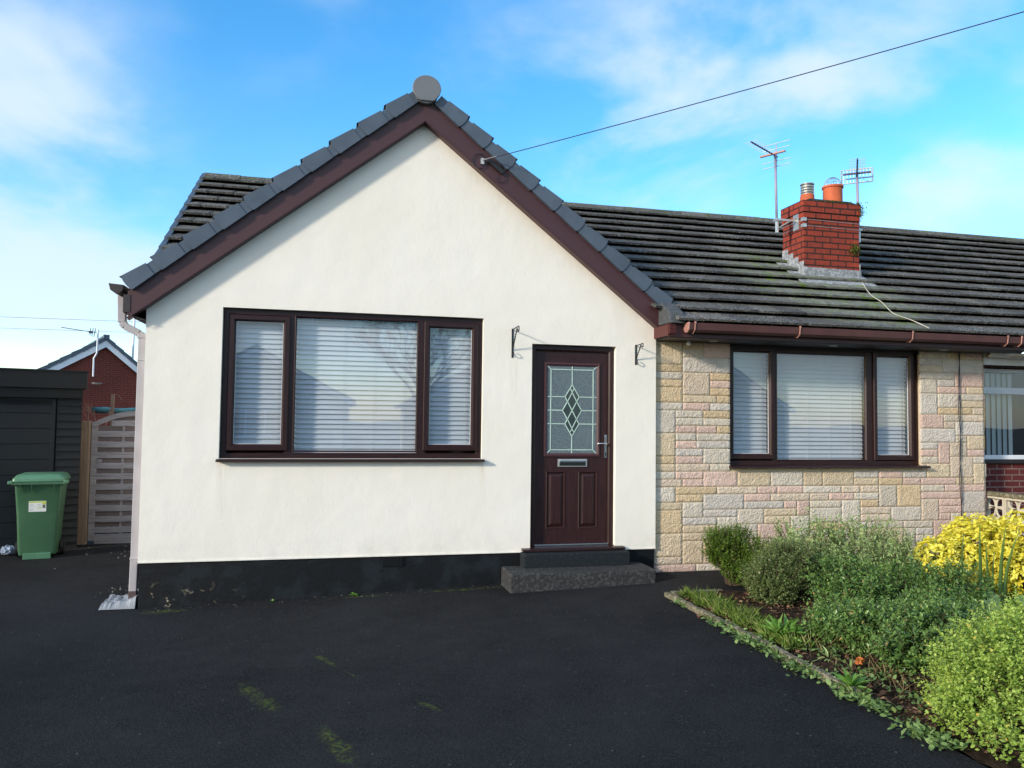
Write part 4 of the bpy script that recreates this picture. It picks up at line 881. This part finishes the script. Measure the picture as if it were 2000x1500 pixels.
# crumpled bag beside bin
def crumple(name, c, r, mat, label, cat, sq_=(1, 1, 1), seed=3, n=3):
    bm = bmesh.new(); bmesh.ops.create_icosphere(bm, subdivisions=n, radius=1); R_ = random.Random(seed)
    for v in bm.verts: k = 1+R_.uniform(-.22, .22); v.co = Vector((v.co.x*r*sq_[0]*k, v.co.y*r*sq_[1]*k, max(v.co.z*r*sq_[2]*k, -r*sq_[2]*.6)))
    g = G(); g.v = [tuple(v.co) for v in bm.verts]; g.f = [tuple(v.index for v in f.verts) for f in bm.faces]; g.c = [None]*len(g.f); bm.free()
    o = obj(name, g, mat, label=label, cat=cat); o.location = c; return o
crumple('plastic_bag', (-2.20, 3.2, -.12), .075, 'bag', 'crumpled pale blue plastic bag on the ground left of the green bin', 'bag', (1, 1, .85))
# plastic splash sheet under the downpipe
g = G(); nu, nv = 16, 10; R_ = random.Random(5)
for i in range(nu+1):
    for j in range(nv+1):
        u, w = i/nu, j/nv; x = -.31+.30*u+.03*w-.04*w*(1-u); y = .0+.42*w*(1-.35*u); z = -.165+.012*R_.uniform(-1, 1)+(.16*max(0, u-.45)**1.3*1.6)*(.25+w*.8)+(.045 if 0 < i and 0 < j < nv else 0)
        if i == 0 or j == 0: z = -.172
        g.v.append((x, y, z))
for i in range(nu):
    for j in range(nv): a = i*(nv+1)+j; g.f.append((a, a+nv+1, a+nv+2, a+1)); g.c.append(None)
o = obj('plastic_sheet', g, 'sheet', label='crumpled cloudy plastic sheet on the ground under the downpipe', cat='plastic sheet'); md = o.modifiers.new('t', 'SOLIDIFY'); md.thickness = .004
# grit and crumbs near the downpipe and along the wall: uncountable
g = G(); R_ = random.Random(8)
def crumb(x, y, z, s): 
    p = [(x+R_.uniform(-1, 1)*s, y+R_.uniform(-1, 1)*s, z+(0 if k < 3 else s*.9)) for k in range(4)]; g.add(p, [(0, 1, 2), (0, 1, 3), (1, 2, 3), (2, 0, 3)])
for _ in range(46): crumb(R_.gauss(-.30, .13), R_.gauss(.85, .22), -.181, R_.uniform(.008, .024))
for _ in range(60): crumb(R_.uniform(-1.4, -.2), R_.gauss(3.2, .35), -.181, R_.uniform(.006, .028))
for _ in range(150): 
    x = R_.uniform(.1, 3.4); crumb(x, R_.uniform(-.16, .0), gz(x)-.002, R_.uniform(.003, .012))
for _ in range(220):
    x = R_.uniform(-2, 4.5); crumb(x, R_.uniform(-4.6, 0), gz(x)-.001, R_.uniform(.0015, .005))
obj('loose_grit', g, 'stonebit', kind='stuff', label='scattered crumbs of grit and debris on the asphalt driveway', cat='grit')

# behind the gate: tarp roll, post, twigs
g = G(); pts = [(-1.80+.16*k, 5.0, 1.655+.004*math.sin(k*2)) for k in range(12)]; g.tube(pts, [.045+.006*math.sin(k*1.9) for k in range(12)], 10); obj('tarpaulin_roll', g, 'tarp', smooth=True, label='rolled blue-green tarpaulin showing over the top of the wooden gate', cat='tarpaulin', loc=(-1.2, 5, 1.6))
g = G(); g.box(-1.515, -1.475, 4.86, 4.90, -.2, 1.90); g.tube([(-1.48, 4.88, 1.89), (-1.43, 4.88, 1.90), (-1.36, 4.88, 1.80)], .003, 4); obj('wooden_stake', g, 'woodb', label='thin pale stake standing up behind the arched gate', cat='post', loc=(-1.5, 4.88, -.2))
def twigs(g, p, d, l, r, depth, R_):
    p = Vector(p); d = Vector(d).normalized(); q = p+d*l; g.tube([p, p.lerp(q, .5)+Vector((R_.uniform(-1, 1), R_.uniform(-1, 1), 0))*l*.05, q], [r, r*.85, r*.7], 5 if depth < 3 else 4)
    if depth <= 0: return
    for _ in range(R_.choice((2, 2, 3))):
        nd_ = (d+Vector((R_.uniform(-1, 1), R_.uniform(-1, 1), R_.uniform(-.3, .7)))*.75).normalized(); twigs(g, q if R_.random() < .6 else p.lerp(q, .6), nd_, l*R_.uniform(.6, .85), r*.65, depth-1, R_)
g = G(); R_ = random.Random(4)
for k in range(3): twigs(g, (-1.62+.05*k, 4.4, .3), (.05*(k-1), 0, 1), 1.1, .011, 0, R_); twigs(g, (-1.62+.05*k+.05*(k-1), 4.4, 1.4), (R_.uniform(-.4, .4), 0, 1), .14, .009, 3, R_)
obj('bare_shrub', g, 'twig', label='bare pale twigs rising behind the gate post', cat='shrub', loc=(-1.6, 4.4, -.2))

# far gable house
ph = rad(68); A_ = (-5.963, 21.367, 4.302)
FH = thing('brick_house', 'distant red brick house with white trimmed gable above the black garage', 'house', (A_[0], A_[1], -.4), math.pi/2-ph, local=True)
# local: x along gable wall, y away from viewer, z up
hw, sl_ = 3.55, .425; zr = A_[2]+.4; ze = zr-hw*sl_
SA, SB = .62, .86; HB = 2.4; HA = 3.0
g = G(); g.prism([(-HA+.2, 0), (HB-.2, 0), (HB-.2, zr-HB*SB-.12), (0, zr-.30), (-HA+.2, zr-HA*SA-.12)], 'y', 0, 8); obj('wall', g, 'brickf', FH)
for s in (-1, 1):
    hw, sl_ = (HA, SA) if s < 0 else (HB, SB); ze = zr-hw*sl_
    g = G(); g.prism([(0, zr-.36), (0, zr-.12), (s*hw, ze-.12), (s*hw, ze-.36)], 'y', -.14, -.11); obj('barge_board', g, 'white', FH)
    g = G(); n = 9
    for k in range(n):
        a, b = k/n, (k+1)/n+.01; g.prism([(s*hw*a, zr-.13-sl_*hw*a), (s*hw*a, zr-.0-sl_*hw*a), (s*hw*b, zr+.03-sl_*hw*b), (s*hw*b, zr-.15-sl_*hw*b)], 'y', -.17-.002*(k % 2), .05)
    obj('verge_cap', g, 'verge', FH)
g = G(); g.prism([(0, zr-.02), (HB, zr-HB*SB-.02), (HB, zr-HB*SB-.12), (0, zr-.12), (-HA, zr-HA*SA-.12), (-HA, zr-HA*SA-.02)], 'y', .051, 8.1); obj('roof', g, 'opproof', FH)
g = G(); g.box(-.09, .09, -.20, .05, zr-.10, zr+.06); g.tube([(0, .05, zr), (0, 8.1, zr)], .09, 10); obj('ridge_tile', g, 'verge', FH)
FA = thing('tv_aerial', 'white distant aerial mast on the brick gable, its rod pointing left', 'aerial', (-6.22, 21.0, 2.9), local=True)
g = G(); g.tube([(.0, 0, 0), (.0, 0, .62), (.09, 0, .80), (.10, 0, 1.62)], .028, 6); obj('mast', g, 'white', FA)
g = G(); g.tube([(.06, 0, 1.50), (-.85, -.6, 1.58)], .012, 5)
for k in range(3): g.tube([(.0-.06*k, -.1, 1.35+.02*k), (.0-.08*k, .1, 1.66)], .012, 5)
g.box(-.16, -.07, -.1, 0, 1.47, 1.54); obj('boom', g, 'purple', FA)
SD = thing('satellite_dish', 'small pale satellite dish on the distant brick wall beside the garage roof', 'dish', (-6.18, 20.9, 2.6), local=True)
g = G(); g.lathe((.12, 0, .08), [(0, -.06), (.10, -.04), (.17, .0), (.175, .005)], 16); obj('dish', g, 'whited', SD, smooth=True)
g = G(); g.tube([(-.1, .1, .05), (.08, 0, .03)], .02, 6); obj('arm', g, 'dkgut', SD)
g = G(); g.tube([(-5.26, 22.0, -.3), (-5.22, 22.0, 5.2)], .035, 8); obj('flag_pole', g, 'white', label='thin white pole rising behind the distant gable beside the downpipe', cat='pole', loc=(-5.26, 22, -.3))
g = G()
for z in (6.35, 7.2): pass
for z in (5.05, 5.62): g.tube([(-45+t*1.5, 36, z+.0006*(t-20)**2+.9) for t in range(40)], .010, 4)
obj('power_lines', g, 'mast', label='pair of distant overhead lines in the sky left of the brick gable', cat='wires', loc=(-20, 36, 5))

# ================================================================ PLANTS
def interp_ok(P, c, r): return (((P-c)/r)**2).sum(1)
def shoots(base_pts, dirs, lens, lps, ll, lw, spread=.9, tint=(.3, .9), tipb=.25, curve=.25):
    """upright leafy shoots; returns leaf part and stem list"""
    Ps, Ds, Ls, Ws, Ts = [], [], [], [], []; stems = []
    for b, d, ln in zip(base_pts, dirs, lens):
        d = d/np.linalg.norm(d); n = max(4, int(ln*lps)); t = np.linspace(.08, 1, n)
        cur = rng.normal(0, curve, 3)*np.array([1, 1, .2]); pt = b+np.outer(t, d*ln)+np.outer(t**2, cur*ln*.5)
        ang = np.arange(n)*2.4+rng.random()*6; dd = unit(d+cur*.5); a = unit(np.cross(dd, [.3, .2, 1.])); c = np.cross(dd, a)
        rdir = np.outer(np.cos(ang), a)+np.outer(np.sin(ang), c); up = (t*.9)[:, None]
        D = rdir*spread+dd*(.35+up*.7)+rng.normal(0, .15, (n, 3)); sc = (1-.45*t**3)*rng.uniform(.55, 1.3, n)
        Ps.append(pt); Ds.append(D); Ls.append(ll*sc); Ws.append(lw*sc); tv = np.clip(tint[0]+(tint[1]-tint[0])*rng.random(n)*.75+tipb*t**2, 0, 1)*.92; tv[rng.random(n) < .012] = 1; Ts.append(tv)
        stems.append([b, b+d*ln*.5+cur*ln*.12, pt[-1]])
    return leaves(np.concatenate(Ps), np.concatenate(Ds), np.concatenate(Ls), np.concatenate(Ws), np.concatenate(Ts)), stems
def stemobj(stems, r, mat, parent, base=None, name='stems', every=1):
    g = G()
    for s in stems[::every]:
        p = [Vector(q) for q in s]
        if base is not None: p = [Vector(base)+Vector((random.uniform(-.06, .06), random.uniform(-.06, .06), 0))]+p
        g.tube(p, [r*1.5]*(1 if base is not None else 0)+[r, r*.8, r*.4], 4, cap=False)
    return obj(name, g, mat, parent)
def blob_pts(n, blobs, shell=.45):
    """points through a set of ellipsoids, denser to the outside; with outward dirs"""
    P, D = [], []; vol = np.array([b[3]*b[4]*b[5] for b in blobs]); vol = vol/vol.sum()
    for b, v in zip(blobs, vol):
        k = int(n*v)+1; u = unit(rng.normal(0, 1, (k, 3))); r = rng.uniform(shell, 1, (k, 1))**.6*rng.uniform(.9, 1.05, (k, 1)); p = np.array(b[:3])+u*r*np.array(b[3:6]); P.append(p); D.append(u)
    P = np.concatenate(P); D = np.concatenate(D); ok = P[:, 2] > -.01; return P[ok], D[ok]

def shrub(name, label, blobs, n, slen, lps, ll, lw, mat, upb=.8, tint=(.1, .8), spread=.9, stem_r=.003, base=None, group=None, tipb=.25, curve=.25, shell=.45, cat='shrub', tw=4, gap=-.32):
    c = blobs[0]; base = base or (c[0], c[1], -.03); t = thing(name, label, cat, base, group=group)
    P, D = blob_pts(n, blobs, shell); dirs = D+np.array([0, 0, upb]); ln = slen*rng.uniform(.6, 1.25, len(P)); P = P-unit(dirs)*ln[:, None]*.6
    ok = (P[:, 2] > .0) & (np.sin(P[:, 0]*19+P[:, 2]*7)*np.sin(P[:, 1]*17+1)*np.cos(P[:, 2]*15+P[:, 0]*9) > gap); P, dirs, ln = P[ok], dirs[ok], ln[ok]
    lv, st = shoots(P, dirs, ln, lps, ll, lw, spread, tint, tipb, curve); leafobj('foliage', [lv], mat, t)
    stemobj(st, stem_r, 'bark', t, base=base, every=max(1, len(st)//160)); g = G()
    for s in st[::tw]: g.tube([s[0], s[1], s[2]], [stem_r*.4, stem_r*.35, stem_r*.2], 3, cap=False)
    obj('twigs', g, 'bark', t); return t
shrub('box_shrub', 'upright dark green small-leaved bush at the left end of the bed against the stone wall', [(5.52, -.60, .33, .20, .22, .22), (5.42, -.62, .40, .13, .16, .15), (5.66, -.62, .30, .22, .22, .26), (5.58, -.75, .14, .18, .18, .16), (5.85, -.7, .24, .22, .2, .22), (5.72, -.9, .14, .2, .18, .16)], 2600, .14, 110, .021, .013, 'l_box', upb=1.1, tint=(.05, .75), base=(5.6, -.65, -.03))
shrub('variegated_shrub', 'rounded dark bush with tiny pale-edged leaves in front of the stone wall', [(5.60, -1.42, .20, .32, .25, .23), (5.78, -1.32, .30, .28, .24, .22), (5.5, -1.5, .10, .22, .2, .13), (5.85, -1.1, .33, .22, .2, .16)], 2800, .11, 120, .019, .0125, 'l_var', upb=.6, tint=(0, .95), base=(5.65, -1.42, -.03), tipb=.15)
shrub('sage_green_shrub', 'large upright grey-green leafy bush below the stone wing window', [(6.35, -.85, .36, .42, .34, .30), (6.95, -.9, .36, .42, .34, .30), (7.25, -1.0, .22, .34, .34, .26), (6.1, -1.1, .26, .3, .3, .26), (6.6, -1.35, .22, .5, .35, .28), (7.2, -1.5, .12, .4, .4, .24)], 1350, .27, 72, .044, .018, 'l_sage', upb=1.5, tint=(.1, .8), spread=.95, base=(6.6, -1.05, -.03), stem_r=.004)
shrub('green_shrub', 'broad spreading green bush with pointed glossy leaves at the middle of the bed', [(5.9, -2.2, .14, .42, .32, .22), (6.3, -2.1, .20, .42, .34, .24), (6.75, -2.15, .18, .40, .35, .24), (5.75, -2.75, .08, .34, .26, .18), (6.2, -2.7, .12, .36, .3, .22), (6.0, -1.8, .26, .35, .25, .20)], 1700, .17, 84, .040, .0185, 'l_dark', upb=.7, tint=(.0, .8), base=(6.1, -2.35, -.03), stem_r=.003)
shrub('straggly_shrub', 'low leafy green bush with bare dry stems at its foot, nearest the driveway edge', [(5.42, -2.92, .16, .30, .24, .18), (5.72, -3.15, .18, .32, .26, .20), (5.30, -2.66, .11, .22, .2, .13), (6.0, -3.05, .14, .32, .26, .20), (5.5, -2.5, .10, .26, .22, .14), (5.38, -3.32, .14, .26, .20, .15), (5.68, -3.50, .14, .28, .22, .16)], 1800, .15, 90, .036, .017, 'l_dark', upb=.6, tint=(.1, .85), base=(5.55, -3.05, -.03), stem_r=.003)
shrub('lime_green_bush', 'dense lime green clipped bush filling the bottom right corner', [(5.52, -4.08, .12, .60, .46, .44), (5.25, -4.30, .02, .52, .42, .38), (5.9, -3.95, .2, .5, .45, .42), (5.12, -4.55, -.08, .50, .4, .34), (5.9, -4.5, .1, .5, .4, .4), (6.4, -4.2, .2, .5, .5, .42)], 8000, .12, 105, .023, .0155, 'l_lime', upb=.55, tint=(.12, .9), base=(5.5, -4.25, -.03), stem_r=.0022, tipb=.3, shell=.72, gap=-.75, tw=8)
# yellow shrub: leaf clusters of three to five
Y = thing('golden_shrub', 'bright yellow leafy shrub at the right of the bed in front of the screen wall', 'shrub', (8.0, -1.5, -.03))
bl = [(7.75, -1.45, .30, .46, .38, .36), (8.35, -1.5, .42, .46, .4, .36), (8.7, -1.6, .32, .4, .45, .36), (7.38, -1.50, .28, .36, .32, .28), (8.0, -1.75, .22, .42, .35, .30), (7.9, -1.3, .48, .34, .3, .24)]
P, D = blob_pts(2600, bl, .6); Ps, Ds, Ls, Ws, Ts = [], [], [], [], []
for p, d in zip(P, D):
    n = rng.integers(5, 9); ax = unit(d+np.array([0, 0, .7])+rng.normal(0, .3, 3)); a = unit(np.cross(ax, [.2, .3, 1.])); c = np.cross(ax, a); an = np.arange(n)*2*math.pi/n*1.0+rng.random()*6
    dd = np.outer(np.cos(an), a)+np.outer(np.sin(an), c)+ax*.45+rng.normal(0, .18, (n, 3)); tt = .35+.65*rng.random()
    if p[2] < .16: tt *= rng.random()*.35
    Ps.append(np.repeat(p[None], n, 0)); Ds.append(dd); Ls.append(.058*rng.uniform(.7, 1.15, n)); Ws.append(.024*rng.uniform(.8, 1.15, n)); Ts.append(np.clip(tt+rng.normal(0, .12, n), 0, 1))
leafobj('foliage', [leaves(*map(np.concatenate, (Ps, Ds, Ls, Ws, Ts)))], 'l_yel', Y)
g = G()
for p, d in list(zip(P, D))[::4]: q = np.array([8.0+random.uniform(-.3, .3), -1.5, -.03]); g.tube([q, q*.5+p*.5+np.array([0, 0, -.04]), p], [.006, .004, .002], 4, cap=False)
obj('stems', g, 'bark', Y)
# sword-leaved plant in front of it
I = thing('sword_leaf_plant', 'clump of tall pointed green blades standing in front of the yellow shrub', 'plant', (7.42, -1.98, -.03))
for k, (x, hgt, lean, w) in enumerate(((7.02, .68, .04, .020), (7.24, .74, .01, .026), (7.34, .58, -.01, .022), (7.48, .72, .09, .028), (7.54, .68, .20, .026), (7.44, .50, .04, .018))):
    g = G(); pts = []; n = 8
    b = len(g.v)
    for i in range(n+1):
        t = i/n; ww = w*(1-t**2.2)*1.0+.001; cx = x+lean*t*t; z = -.03+hgt*t; y = -2.02+.02*k+.02*t; g.v += [(cx-ww, y, z), (cx, y-.006, z), (cx+ww, y+.004, z)]
    for i in range(n): q = b+i*3; g.f += [(q, q+1, q+4, q+3), (q+1, q+2, q+5, q+4)]; g.c += [.2+.12*k]*2
    obj('blade', g, 'l_iris', I)
# rosette plant at the edging
def rosette(name, label, c, n, ll, lw, mat, cat='plant', up=.75, group=None):
    a = rng.random(n)*2*math.pi; el = rng.uniform(.15, 1.3, n); D = np.stack([np.cos(a)*np.cos(el), np.sin(a)*np.cos(el), np.sin(el)*up+.1], 1)
    P = np.tile(np.array(c, float), (n, 1))+D*np.array([.02, .02, .01]); l = ll*rng.uniform(.6, 1.1, n)
    return leafobj(name, [leaves(P, D, l, lw*rng.uniform(.8, 1.15, n), rng.random(n), droop=.35)], mat, loc=c, label=label, cat=cat, group=group)
rosette('rosette_plant', 'bright green rosette of long leaves beside the concrete edging', (4.98, -2.50, -.02), 95, .19, .042, 'l_prim')
rosette('yellowing_weed', 'low yellow-green leafy weed sprawling over the end of the concrete edging', (4.78, -3.52, -.03), 34, .13, .040, 'l_prim')
rosette('grey_leaf_weed', 'small pale grey-green weed in the soil beside the concrete edging', (5.02, -2.98, -.02), 12, .10, .016, 'l_sage')
# grass tufts inside the edging, weeds, leaf litter, straw: uncountable
n = 1700; y = rng.uniform(-2.75, -1.05, n); x = 4.83+np.abs(rng.normal(0, .10, n))+.08*np.sin(y*9)**2; P = np.stack([x, y, np.full(n, -.03)], 1); D = rng.normal(0, .42, (n, 3)); D[:, 2] = 1
leafobj('grass', [leaves(P, D, rng.uniform(.05, .14, n), rng.uniform(.004, .008, n), rng.random(n), droop=.35)], 'l_grass', kind='stuff', label='bright grass tufts along the inside of the edging', cat='grass')
n = 4600; yy = rng.uniform(-4.4, -2.0, n); x = np.where(rng.random(n) < .5, 4.72+rng.normal(0, .05, n), 4.95+rng.random(n)*.5); m_ = (rng.random(n) < .55+.45*np.sin(yy*11+x*5)); yy, x = yy[m_], x[m_]; n = len(x)
y2 = rng.uniform(-3.6, -1.0, 420); P = np.concatenate([np.stack([x, yy, np.full(n, -.03)], 1), np.stack([4.715+rng.normal(0, .016, 420), y2, np.full(420, -.035)], 1)[np.sin(y2*13) > .1]]); n = len(P); P[:, 2] += rng.uniform(0, .03, n)
D = rng.normal(0, 1, (n, 3)); D[:, 2] = np.abs(D[:, 2])*.5+.1
leafobj('weeds', [leaves(P, D, rng.uniform(.014, .05, n), rng.uniform(.010, .030, n), rng.random(n))], 'l_weed', kind='stuff', label='low creeping weeds spilling over the bed edge onto the asphalt', cat='weeds')
n = 6500; P = np.stack([4.82+rng.random(n)**1.3*3.6, rng.uniform(-4.5, -1.1, n), rng.uniform(-.035, .0, n)], 1); D = rng.normal(0, 1, (n, 3)); D[:, 2] *= .25
P[:, 2] += np.where(P[:, 0] > 5.2, .03, 0)
leafobj('leaf_litter', [leaves(P, D, rng.uniform(.012, .05, n), rng.uniform(.008, .03, n), rng.random(n)**1.5)], 'l_dead', kind='stuff', label='brown leaf litter on the soil of the bed', cat='leaf litter')
n = 90; P = np.stack([rng.normal(5.12, .16, n), rng.normal(-3.35, .28, n), np.full(n, -.03)], 1); D = rng.normal(0, .55, (n, 3)); D[:, 2] = np.abs(rng.normal(.7, .5, n))
leafobj('dry_stalks', [leaves(P, D, rng.uniform(.05, .17, n), np.full(n, .0022), rng.random(n), droop=.1)], 'l_straw', kind='stuff', label='dry straw-coloured stalks at the foot of the green bush', cat='dry stalks')
def bigleaf(name, c, r, mat, label, tilt=.4, lob=5, rot=0, group=None):
    g = G(); n = 40; R_ = random.Random(int(abs(c[0])*1000)); g.v = [(0, 0, .01)]
    for k in range(n):
        a = 2*math.pi*k/n; rr_ = r*(.72+.28*abs(math.cos(a*lob/2)))*R_.uniform(.93, 1.05); g.v.append((rr_*math.cos(a), rr_*math.sin(a)*.85, .012*math.sin(a*3)))
    for k in range(n): g.f.append((0, 1+k, 1+(k+1) % n)); g.c.append(R_.random())
    o = obj(name, g, mat, label=label, cat='leaf', group=group); o.location = c; o.rotation_euler = (tilt, R_.uniform(-.3, .3), rot)
    md = o.modifiers.new('t', 'SOLIDIFY'); md.thickness = .0012; return o
bigleaf('fallen_leaf', (5.09, -3.20, .03), .036, 'l_orange', 'orange fallen leaf standing out on the soil of the bed', 1.0)
bigleaf('fallen_leaf', (4.98, -3.93, .02), .050, 'l_ymap', 'large yellow-green fallen leaf beside the lime bush', .8, 5, 1.2)
bigleaf('fallen_leaf', (4.865, -1.66, .015), .042, 'l_straw', 'pale tan fallen leaf on the concrete edging near the grass', .3, 3)
bigleaf('fallen_leaf', (4.70, -1.72, -.03), .028, 'l_dead', 'small dark brown curled leaf on the asphalt beside the edging', .1, 3)
for k, (x, y, z, r, mt) in enumerate(((6.55, -2.95, .13, .075, 'l_weed'), (6.72, -3.0, .09, .07, 'l_ymap'), (6.85, -2.85, .15, .065, 'l_weed'), (6.6, -3.15, .04, .05, 'l_straw'), (6.95, -3.0, .12, .06, 'l_ymap'), (6.75, -2.7, .17, .06, 'l_weed'))): pass
LW = thing('broad_leaved_plant', 'low plant with round green and yellowing lobed leaves between the yellow shrub and lime bush', 'plant', (6.85, -2.75, -.03))
for k, (x, y, z, r, mt) in enumerate(((6.75, -2.6, .17, .075, 'l_weed'), (7.0, -2.65, .10, .085, 'l_ymap'), (7.15, -2.5, .17, .07, 'l_weed'), (6.78, -2.95, .05, .055, 'l_ymap'), (7.05, -2.85, .16, .06, 'l_weed'), (6.9, -2.45, .20, .07, 'l_weed'), (6.62, -2.8, .06, .05, 'l_straw'))):
    g = G(); n = 36; b = 0; g.v = [(x, y, z)]; tl = random.uniform(.3, 1.0)
    for q in range(n): a = 2*math.pi*q/n; rr_ = r*(.75+.25*abs(math.cos(a*2.5))); g.v.append((x+rr_*math.cos(a), y+rr_*math.sin(a)*math.cos(tl), z+rr_*math.sin(a)*math.sin(tl)+.01*math.sin(3*a)))
    for q in range(n): g.f.append((0, 1+q, 1+(q+1) % n)); g.c.append(random.random())
    g2 = obj('leaf', g, mt, LW); 
g = G()
for (x, y, z) in ((6.75, -2.6, .17), (7.0, -2.65, .10), (7.15, -2.5, .17), (7.05, -2.85, .16), (6.9, -2.45, .20)): g.tube([(6.88, -2.7, -.03), (x, y+.02, z-.005)], .0035, 4)
obj('stalks', g, 'bark', LW)
g = G(); g.box(5.9, 6.75, -3.45, -3.05, -.06, .012); g.box(6.3, 7.0, -3.0, -2.6, -.06, .008); obj('stepping_stone', g, 'slab', label='dark flat stone slab lying in the bed between the bushes', cat='paving slab', bevel=.01, loc=(6.3, -3.2, -.03))
# little weeds on the wall foot
rosette('wall_foot_weed', 'tiny green weed growing at the foot of the black plinth, left of the steps', (1.93, -.06, -.12), 22, .035, .022, 'l_prim')
rosette('wall_foot_weed', 'tiny pale weed at the foot of the plinth below the middle of the large window', (1.18, -.06, -.145), 9, .028, .018, 'l_prim')

# ================================================================ ACROSS THE ROAD (seen as reflections in the panes)
def opp(x, y, w, d, label):
    t = thing('bungalow', label, 'house', (x, y, -.2), group='bungalows across the road', local=True)
    g = G(); g.box(-w/2, w/2, -d, 0, 0, 2.55); g.prism([(-w/2-.0, 2.55), (w/2, 2.55), (0, 4.9)], 'y', -d, -.01); obj('wall', g, 'oppw', t)
    for s in (-1, 1):
        g = G(); g.prism([(0, 4.98), (0, 4.84), (s*(w/2+.3), 2.36), (s*(w/2+.3), 2.5)], 'y', -d-.2, .18); obj('roof', g, 'opproof', t)
        g = G(); g.prism([(0, 4.84), (0, 4.66), (s*(w/2+.28), 2.20), (s*(w/2+.28), 2.38)], 'y', .181, .20); obj('barge_board', g, 'white', t)
    g = G(); g.box(-1.3, 1.3, .005, .04, .95, 2.2); wi = obj('window', g, 'white', t)
    for k in (-1, 0, 1): g = G(); g.box(-.38+k*.85, .38+k*.85, .041, .05, 1.05, 2.1); obj('pane', g, 'bevel', wi)
    if x < 15: return
    g = G(); g.box(w/4-.3, w/4+.3, -d/2-.3, -d/2+.3, 3.2, 5.1); obj('chimney', g, 'brickf', t)
opp(-1.5, -27, 8, 9, 'cream bungalow across the road, straight opposite the large window'); opp(9.5, -27, 8, 9, 'cream bungalow across the road with its gable facing the front door'); opp(20.5, -27, 8, 9, 'cream bungalow across the road opposite the stone wing')
opp(-13, -27, 8, 9, 'cream bungalow across the road at the left, opposite the garage')
BT = thing('bare_tree', 'tall bare winter tree across the driveway, mirrored in the large window', 'tree', (4.6, -18.5, -.2))
g = G(); R_ = random.Random(12); g.tube([(4.6, -18.5, -.3), (4.62, -18.5, 1.2), (4.7, -18.45, 2.4)], [.22, .17, .15], 10)
g2 = G()
for k in range(7):
    a = k*2*math.pi/7+R_.uniform(-.3, .3); twigs(g2, (4.7, -18.45, 2.0+R_.uniform(0, .4)), (math.cos(a)*.8, math.sin(a)*.8, 1.0), 1.15, .065, 6, R_)
obj('trunk', g, 'bark', BT, smooth=True); obj('crown', g2, 'bark', BT)
